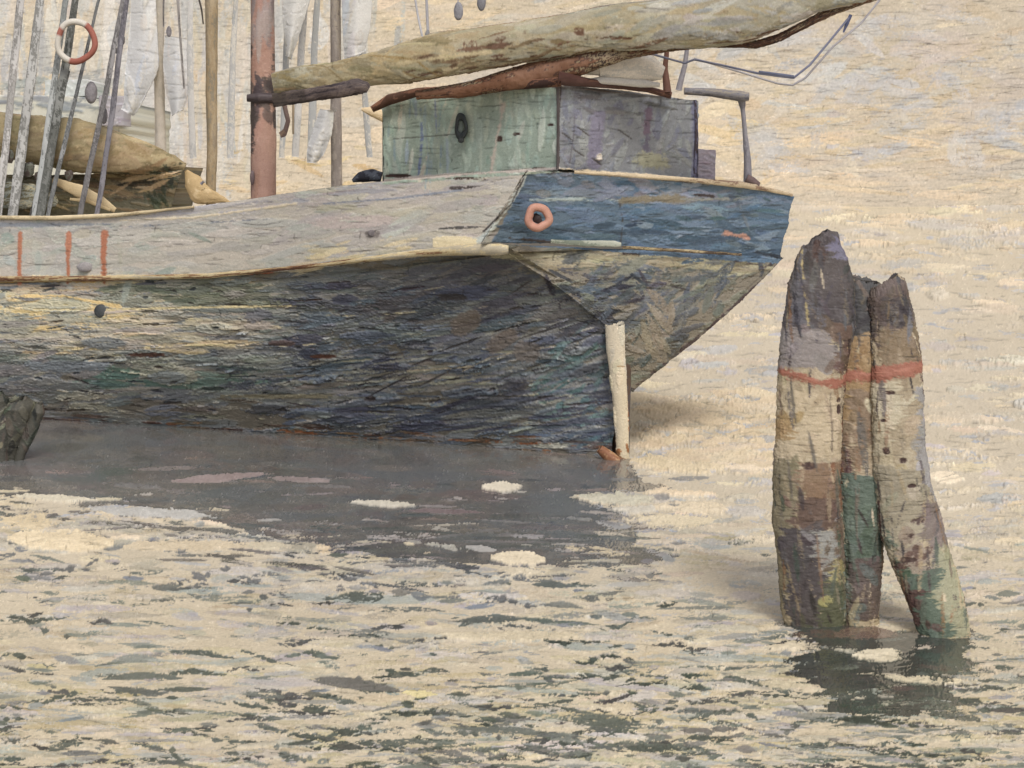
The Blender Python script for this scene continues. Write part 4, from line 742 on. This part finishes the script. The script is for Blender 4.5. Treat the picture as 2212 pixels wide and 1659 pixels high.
PF([(1818, 1140), (1900, 1140), (1896, 1230), (1822, 1230)], (90, 114, 94), 12)
PF([(1835, 1215), (1895, 1215), (1890, 1340), (1835, 1340)], (96, 84, 78), 10)
PF([(1822, 1230), (1850, 1225), (1850, 1340), (1826, 1340)], (104, 124, 110), 6)
PF([(1812, 900), (1822, 900), (1822, 1110), (1812, 1110)], (132, 84, 56), 4)
PF([(1905, 1000), (1975, 1010), (1990, 1100), (1960, 1200), (1915, 1130)], (170, 160, 132), 12)
PF([(1970, 1080), (2040, 1090), (2060, 1190), (1985, 1180)], (128, 116, 106), 10)
PF([(1930, 1170), (1990, 1180), (2000, 1240), (1955, 1240)], (158, 144, 124), 6)
PF([(1950, 1235), (2030, 1215), (2075, 1370), (1975, 1370)], (86, 110, 88), 14)
PF([(2015, 1170), (2060, 1200), (2100, 1360), (2065, 1370), (2030, 1270)], (158, 164, 126), 10)
PF([(1960, 1265), (1985, 1262), (2000, 1340), (1978, 1345)], (88, 64, 58), 5)
PF([(1940, 1212), (1975, 1208), (1985, 1225), (1950, 1228)], (86, 60, 52), 3)
for x, y, w, h_ in ((1792, 880, 12, 20), (1790, 860, 8, 10), (1924, 845, 14, 8), (1915, 905, 10, 8), (1920, 970, 10, 16), (1957, 1045, 12, 8), (1970, 1120, 18, 14), (1960, 1150, 20, 12), (1742, 1000, 18, 16), (1770, 545, 24, 60), (1965, 1200, 26, 12), (1985, 640, 16, 20), (1945, 990, 12, 16), (1905, 880, 8, 22), (1880, 905, 6, 10)):
    cpz.stroke(x, y, h_, w, 1.5, (78, 58, 50), 1, -.6, .05)
PS(200, [(1670, 520), (2000, 600), (2090, 1350), (1680, 1350)], [(150, 132, 102), (118, 104, 88), (176, 158, 122), (96, 90, 84), (132, 120, 96), (140, 104, 72)], (50, 170), (4, 12), 1.52, .1, dry=.5, a=(.5, .95), th=(.3, 1.6))
PS(50, [(1670, 1000), (1900, 1000), (2090, 1350), (1680, 1350)], [(84, 92, 74), (104, 96, 80), (76, 86, 76), (70, 62, 58)], (40, 130), (5, 12), 1.5, .12, dry=.45, th=(.3, 1.4))
PS(40, [(1680, 520), (1970, 600), (1970, 740), (1680, 740)], [(86, 84, 88), (70, 68, 72), (112, 110, 112), (122, 108, 90)], (40, 120), (5, 12), 1.5, .12, dry=.4, th=(.3, 1.4))
for p in ([(1814, 730), (1810, 900), (1816, 1100), (1822, 1340)], [(1900, 1090), (1908, 1180), (1898, 1330)], [(1885, 640), (1888, 720)]): cpz.line(p, 6, (66, 50, 44), dry=.2, th=-.8)
for a, b in (((1746, 620), (1750, 700)), ((1740, 540), (1746, 600)), ((1880, 760), (1884, 860))): cpz.line([a, b], 6, (190, 172, 120), dry=.1)
for p in ([(1818, 740), (1816, 900), (1822, 1100)], [(1906, 1080), (1912, 1160), (1902, 1200)], [(1985, 740), (1990, 860), (2000, 960), (2030, 1060), (2060, 1160), (2095, 1340)]): cpz.line(p, 5, (78, 52, 44), dry=.3)
cpz.strokes(70, [(1680, 500), (2100, 500), (2100, 1380), (1680, 1380)], [(70, 64, 60), (206, 190, 156)], (20, 80), (2.5, 6), 1.5, .2, clip=False, jit=6, dry=.5, th=(.2, 1.2))
cpz.finish(3, .1); cpz.cracks(500, .5, .4)
pz = thing('mooring_piles', 'three weathered timber mooring piles bound by a red band, standing in the water', 'mooring piles', (W(1880, 1340, 13.1)[0], 13.1, 0))
YP = 13.0
for a_ in ([(1684, 800), (1720, 806), (1760, 822), (1815, 822)], [(1812, 815), (1850, 806), (1905, 812)], [(1890, 806), (1930, 800), (1990, 788)]):
    cpz.line(a_, 20, (158, 96, 76), a=.95, rag=.45, dry=.15, th=1.0); cpz.line(a_, 8, (172, 112, 90), a=.8, rag=.5, dry=.3, th=1.0)
cpz.h += tile(N_ISO, cpz.H, cpz.W) * .5 + tile(N_V, cpz.H, cpz.W) * .5
tube('pile', [(1768, 508, YP, 14), (1774, 524, YP, 36), (1775, 560, YP, 54), (1776, 613, YP, 68), (1769, 706, YP, 76), (1754, 799, YP, 72), (1748, 900, YP, 70), (1744, 1040, YP, 72), (1745, 1118, YP, 75), (1752, 1197, YP, 71), (1757, 1317, YP, 70), (1762, 1363, YP, 60), (1766, 1420, YP, 60)],
     M_WOOD, pz, cv=cpz, res=.7, top_rag=5, relief=2.4, flat=.5)['label'] = 'tallest pile with a dark pointed head'
tube('pile', [(1864, 604, YP + .3, 36), (1862, 622, YP + .25, 52), (1860, 740, YP + .2, 58), (1856, 900, YP + .15, 56), (1858, 1050, YP + .1, 56), (1860, 1130, YP + .08, 50), (1860, 1200, YP + .05, 44), (1860, 1310, YP, 40), (1862, 1400, YP, 38)],
     M_WOOD, pz, cv=cpz, res=.7, top_rag=5, relief=2.4, flat=.6)['label'] = 'middle pile with green weed low down'
tube('pile', [(1911, 614, YP + .12, 32), (1919, 632, YP + .1, 42), (1928, 686, YP + .1, 46), (1938, 800, YP + .05, 53), (1940, 918, YP, 55), (1948, 1051, YP, 60), (1962, 1118, YP, 68), (1984, 1190, YP - .1, 65), (2010, 1257, YP - .2, 60), (2032, 1330, YP - .3, 57), (2046, 1380, YP - .35, 52), (2062, 1430, YP - .38, 46)],
     M_WOOD, pz, cv=cpz, res=.7, top_rag=5, relief=2.4, flat=.5)['label'] = 'pile leaning outward to the right'

# worn stump at the left edge, standing in the water in front of the hull
cf = Canvas(-80, 830, 130, 1020, 1.0, (84, 82, 70))
cf.strokes(130, np.ones((cf.H, cf.W), bool), [(70, 70, 60), (56, 56, 50), (96, 92, 76), (110, 112, 88), (76, 84, 68), (90, 78, 66)], (20, 70), (5, 13), 1.75, .25, clip=False, jit=6, th=(.3, 1.2))
cf.strokes(14, np.ones((cf.H, cf.W), bool), [(146, 146, 116), (160, 154, 120)], (10, 40), (3, 8), 1.7, .3, clip=False, jit=6)
cf.finish(3)
fd = thing('timber_stump', 'dark worn timber stump in the water at the left edge, in front of the hull', 'stump', (W(15, 990, 20.9)[0], 20.9, 0))
tube('stump_core', [(30, 862, 20.9, 30), (34, 880, 20.9, 48), (28, 920, 20.9, 44), (18, 960, 20.9, 32), (12, 1000, 20.9, 26), (10, 1030, 20.9, 26)], M_WOOD, fd, cv=cf, res=1.0, top_rag=5, relief=2, wob=1.5)
tube('stave', [(-10, 850, 20.8, 14), (-4, 868, 20.75, 24), (4, 920, 20.75, 22), (2, 990, 20.75, 18), (2, 1020, 20.75, 18)], M_WOOD, fd, cv=cf, res=1.0, top_rag=4, relief=2, wob=1.5)
tube('stave', [(84, 872, 20.85, 8), (82, 890, 20.8, 14), (66, 930, 20.8, 13), (44, 980, 20.8, 10), (36, 1010, 20.8, 9)], M_WOOD, fd, cv=cf, res=1.0, top_rag=3, relief=2, wob=1.5)

# drifting chip of wood
t = tag(tube('driftwood_chip', [(884, 1378, 12.62, 10), (884, 1392, 12.6, 12), (882, 1408, 12.58, 9)], M_WOOD, None, pal=[(110, 72, 58), (140, 96, 78), (90, 60, 50)], wob=1.5), 'small red brown chip of wood floating in the near ripples', 'driftwood')

# ================================================================== BOATS BEHIND
cg = Canvas(-420, -160, 900, 520, .55, (190, 184, 168))
Gs = lambda n, poly, pal, ln, wd, ang=0, aj=.15, **k: cg.strokes(n, poly, pal, ln, wd, ang, aj, clip=False, jit=5, **k)
cg.fill([(-420, 180), (100, 190), (260, 270), (420, 330), (430, 372), (-420, 372)], (150, 134, 94), 3); cg.fill([(-420, 366), (430, 366), (400, 500), (-420, 500)], (92, 88, 66), 3)
Gs(140, [(-420, 190), (100, 200), (260, 270), (410, 340), (400, 370), (-420, 370)], [(150, 134, 94), (138, 122, 84), (160, 144, 104), (128, 116, 84)], (50, 160), (10, 26), .12, .2, th=(.3, 1.4))
Gs(120, [(-420, 230), (200, 260), (400, 350), (400, 420), (-420, 420)], [(150, 134, 94), (138, 124, 86), (160, 142, 100), (170, 150, 108), (132, 122, 94)], (40, 130), (8, 22), .12, .3)
Gs(40, [(200, 300), (300, 300), (400, 345), (330, 360), (200, 350)], [(170, 148, 108), (180, 158, 116), (160, 138, 96)], (40, 110), (8, 20), .2, .2)
Gs(130, [(-420, 360), (170, 370), (390, 365), (370, 470), (-420, 470)], [(86, 80, 52), (74, 68, 44), (102, 92, 60), (114, 100, 68), (64, 56, 38), (94, 76, 50)], (30, 110), (6, 16), .06, .15)
Gs(60, [(-420, 380), (360, 378), (340, 440), (-420, 440)], [(150, 122, 80), (132, 108, 74), (166, 138, 92), (118, 100, 68)], (30, 110), (5, 14), .1, .2, dry=.25)
Gs(26, [(370, 350), (400, 360), (395, 430), (350, 450)], [(64, 70, 48), (78, 82, 58), (48, 56, 38)], (20, 70), (6, 14), 1.2, .3)
Gs(14, [(250, 400), (370, 370), (370, 390), (300, 410)], [(206, 178, 132), (190, 160, 112)], (30, 80), (5, 12), -.3, .15)
Gs(20, [(-420, 330), (20, 350), (120, 385), (-420, 420)], [(66, 52, 50), (88, 80, 74), (118, 134, 118)], (14, 40), (8, 16), 1.3, .4)
cg.line([(160, 365), (260, 372), (360, 360), (400, 352)], 6, (78, 74, 54), dry=.15); cg.line([(200, 360), (290, 378), (350, 372)], 4, (100, 92, 66), dry=.3)
cg.cracks(700, .4, .3); cg.finish(2.8)
lb = thing('sailing_barge', 'dark olive boat under a tan furled sail, lying beyond the bulwark at far left', 'boat', (W(150, 800, 29)[0], 29.0, 0))
sheet('hull', [(-420, 360, 28.6), (60, 380, 28.7), (200, 376, 28.8), (300, 374, 28.9), (398, 360, 29.0)], [(-420, 830, 29.2), (60, 830, 29.2), (200, 830, 29.2), (290, 820, 29.3), (340, 700, 29.3)], cg, M_BOAT, lb, mids=[[(-420, 480, 28.6), (60, 480, 28.7), (200, 480, 28.8), (300, 478, 28.9), (370, 460, 29.0)]], thick=1.8, smooth=False)
tube('furled_sail', [(-420, 250, 28.5, 60), (-100, 270, 28.5, 52), (60, 300, 28.5, 58), (160, 315, 28.5, 62), (240, 330, 28.5, 48), (320, 344, 28.5, 30), (380, 354, 28.6, 14), (404, 362, 28.6, 6)], M_CLOTH, lb, cv=cg, flat=.5, res=.5, wob=3, relief=2.5)
lm = tube('mast', [(458, -160, 29.2, 12), (457, 0, 29.2, 12.5), (456, 200, 29.2, 12), (458, 330, 29.2, 11), (456, 388, 29.2, 11), (456, 480, 29.2, 11)], M_WOOD, lb, pal=[(150, 138, 112), (172, 150, 112), (180, 160, 124), (160, 144, 116)], wob=1)
tube('spar', [(110, 388, 28.2, 5), (170, 412, 28.2, 11), (215, 432, 28.2, 8), (246, 452, 28.2, 4)], M_WOOD, lb, pal=[(150, 126, 86), (196, 170, 120), (208, 184, 136)], wob=2.5, flat=.3, relief=2)
tube('spar', [(150, 430, 28.15, 3), (190, 436, 28.15, 4), (238, 456, 28.1, 3)], M_WOOD, lb, pal=[(150, 126, 86), (196, 170, 120), (208, 184, 136)], wob=2.5, flat=.3, relief=2)
tube('hatch_cover', [(-60, 426, 28.3, 24), (20, 424, 28.3, 27), (70, 428, 28.3, 25), (110, 436, 28.3, 18), (128, 444, 28.3, 6)], M_CLOTH, lb, pal=[(138, 146, 138), (118, 112, 84), (156, 160, 146), (190, 182, 148), (104, 100, 76)], flat=.25, wob=4, relief=3)
for x, y, r_ in ((18, 340, 13), (62, 368, 14), (40, 395, 10), (84, 384, 13), (104, 392, 10), (150, 378, 10), (5, 372, 12)):
    tube('deadeye', [(x - 2, y - r_, 28.2, r_ * .7), (x, y - r_ * .4, 28.2, r_ * .95), (x + 1, y + r_ * .5, 28.2, r_ * .8), (x, y + r_ * 1.1, 28.2, r_ * .5)], M_WOOD, lb, pal=[(70, 62, 60), (110, 114, 100), (92, 80, 72)], flat=.5, wob=2.5, res=1)
cream_sail = tube('sail_heap', [(404, 372, 28.9, 5), (420, 396, 28.9, 22), (436, 420, 28.9, 26), (480, 430, 28.9, 10), (505, 440, 28.9, 3)], M_CLOTH, lb, pal=[(196, 168, 118), (214, 188, 140), (220, 200, 156), (180, 156, 112)], wob=4, flat=.4, relief=3)
for x0, y0, x1, y1, w, c in ((230, 300, 292, -160, 7, (132, 130, 134)), (188, 384, 300, -160, 7, (136, 134, 132)), (84, 450, 188, -160, 9, (126, 128, 122)), (120, 400, 250, -160, 5, (134, 136, 134)), (70, 470, 150, 150, 7, (112, 110, 106)), (100, 300, 160, -160, 8, (160, 164, 160)),
                          (205, 300, 262, 20, 3, (140, 142, 148)), (50, 290, 110, -160, 10, (172, 172, 166)), (370, -160, 398, 190, 3.2, (172, 168, 164)), (352, -160, 352, 60, 2.5, (160, 158, 158)), (426, -10, 437, 50, 2.5, (150, 148, 152)), (10, 300, 60, -160, 9, (182, 180, 174))):
    if x0 < 300 and y0 > 150: x0 += (x0 - x1) / (y0 - y1) * (476 - y0); y0 = 476
    c = tuple(v - 12 for v in c)
    tube('shroud', [(x0, y0, 27.7, w), ((x0 + x1) / 2 + 2, (y0 + y1) / 2, 28.2, w * .9), (x1, y1, 28.8, w * .7)], M_ROPE, lb, pal=[tuple(v + 4 for v in c), tuple(v - 24 for v in c), tuple(v - 10 for v in c), tuple(v - 34 for v in c), tuple(v + 14 for v in c)], wob=2.5, mottle=12, flat=.4)
for x, y, r_, h_ in ((262, 86, 9, 14), (197, 200, 13, 24), (365, 68, 6, 12), (252, 110, 5, 6), (225, 250, 8, 18), (388, 384, 0, 0)):
    if r_: blob('pulley_block', x, y, 28.4, r_, h_, M_WOOD, lb, (138, 134, 136))
tube('anchor_fluke', [(704 / 1.0 - 300 + 30, 398, 28.4, 3), (440, 392, 28.4, 3)], M_METAL, lb, col=(120, 118, 124))
lifeb = torus('lifebuoy', 164, 90, 28.0, 40, 6.5, M_CLOTH, None, lambda a: (152, 86, 70) if (a > 5.3 or a < 1.9) or 3.5 < a < 3.9 else (192, 187, 172), sx=1.0, sy=1.08, wob=.03)
tag(lifeb, 'red and cream lifebuoy hanging in the shrouds at upper left', 'lifebuoy')

# pale grey vessel further off, upper left
ds = thing('distant_ship', 'pale blue grey ship with a dark deck band behind the tan sail at far left', 'ship', (W(60, 600, 55)[0], 55.0, 0))
cd = Canvas(-420, 120, 300, 640, .4, (188, 188, 172))
cd.strokes(120, np.ones((cd.H, cd.W), bool), [(190, 190, 174), (180, 184, 174), (198, 192, 170)], (30, 110), (10, 24), 0, .2, clip=False, jit=4)
cd.strokes(60, [(-420, 196), (262, 200), (262, 238), (-420, 250)], [(138, 146, 146), (126, 134, 136), (150, 154, 150)], (40, 120), (8, 16), .03, .08, clip=False, jit=4)
cd.finish(2)
sheet('hull', [(-420, 208, 54.5), (100, 206, 54.5), (262, 214, 54.5)], [(-420, 630, 55), (100, 630, 55), (250, 630, 55)], cd, M_BOAT, ds, thick=8, res=.35, smooth=False, edge=2)
box_px('deckhouse', 214, 208, 266, 272, 53.9, 1.0, M_BOAT, ds, (146, 142, 142), 10)
box_px('deckhouse', 96, 172, 190, 208, 55.0, 3.0, M_BOAT, ds, (176, 182, 178), 8)

# two sailing craft, the haze put into their pale sail and rigging colours
def craft(label, x, Y, parts, mast_x, mast_c, base_y=None):
    e = thing('sailing_craft', label, 'sailboat', (W(x, 500, Y)[0], Y, 0), 'pale sailing craft beyond the main boat')
    wy_ = HZ + F * CAMH / Y
    hl = tube('hull', [(x - 110, wy_ - 48, Y, 8), (x - 60, wy_ - 34, Y, 26), (x, wy_ - 30, Y, 30), (x + 60, wy_ - 32, Y, 28), (x + 120, wy_ - 52, Y, 8)], M_BOAT, e, pal=[(130, 126, 116), (150, 144, 130), (112, 110, 104)], flat=1.2)
    tube('mast', [(mast_x, -160, Y, 11), (mast_x, 100, Y, 12), (mast_x + 2, 300, Y, 12), (mast_x + 2, wy_ - 55, Y, 12)], M_WOOD, e, pal=mast_c, wob=1)
    for A, B in parts:
        M_ = [((a[0] + b[0]) / 2, (a[1] + b[1]) / 2, Y - .55) for a, b in zip(A, B)]
        sheet('sail', [(a, b, Y - .4) for a, b in A], [(a, b, Y - .4) for a, b in B], cps, M_CLOTH, e, mids=[M_], edge=2.5, thick=.05, res=.5)
    return e
cps = Canvas(240, -200, 880, 400, .55, (206, 206, 200))
cps.strokes(260, np.ones((cps.H, cps.W), bool), [(208, 208, 202), (214, 210, 198), (196, 202, 206), (204, 200, 188), (188, 194, 198), (218, 212, 194)], (40, 140), (8, 20), math.pi / 2 + .12, .14, th=(.2, .9), clip=False, jit=4)
cps.cracks(500, .4, .25); cps.finish(2.4)
c1 = craft('pale craft whose grey brown mast stands left of the teal cabin', 740, 33.0,
      [([(690, 236), (672, 290), (662, 330), (664, 352)], [(722, 240), (716, 290), (700, 330), (682, 352)]),
       ([(738, -160), (738, -40), (740, 60), (744, 130)], [(800, -160), (806, -40), (800, 60), (786, 112)]),
       ([(600, -160), (606, -40), (612, 60), (618, 120)], [(690, -160), (680, -40), (650, 60), (628, 128)])],
      726, [(140, 130, 120), (158, 148, 136), (168, 156, 138), (128, 118, 112)])
tube('yard', [(782, 236, 32.6, 3), (800, 240, 32.6, 10), (835, 254, 32.6, 14), (862, 262, 32.6, 8)], M_CLOTH, c1, pal=[(206, 180, 132), (220, 196, 152)], wob=1.5, flat=.5)
c2 = craft('pale craft with white sails between the shrouds and the thin tan mast', 330, 38.0,
      [([(286, -160), (282, 40), (272, 140), (266, 236)], [(330, -160), (338, 40), (344, 150), (290, 250)]),
       ([(356, 76), (352, 130), (356, 190), (372, 250)], [(404, 84), (410, 130), (408, 190), (394, 236)])],
      345, [(186, 178, 162), (200, 190, 172)])
for e_, xs in ((c1, ((640, 660), (668, 690), (610, 632), (800, 770))), (c2, ((500, 508), (420, 400)))):
    for a_, b_ in xs: tube('shroud', [(a_, 340, 33.5, 7), ((a_ + b_) / 2, 100, 33.5, 7), (b_ + 10, -160, 33.5, 5)], M_ROPE, e_, pal=[(200, 198, 190), (184, 184, 178), (206, 202, 188), (174, 176, 172)], wob=2.5, flat=.3)
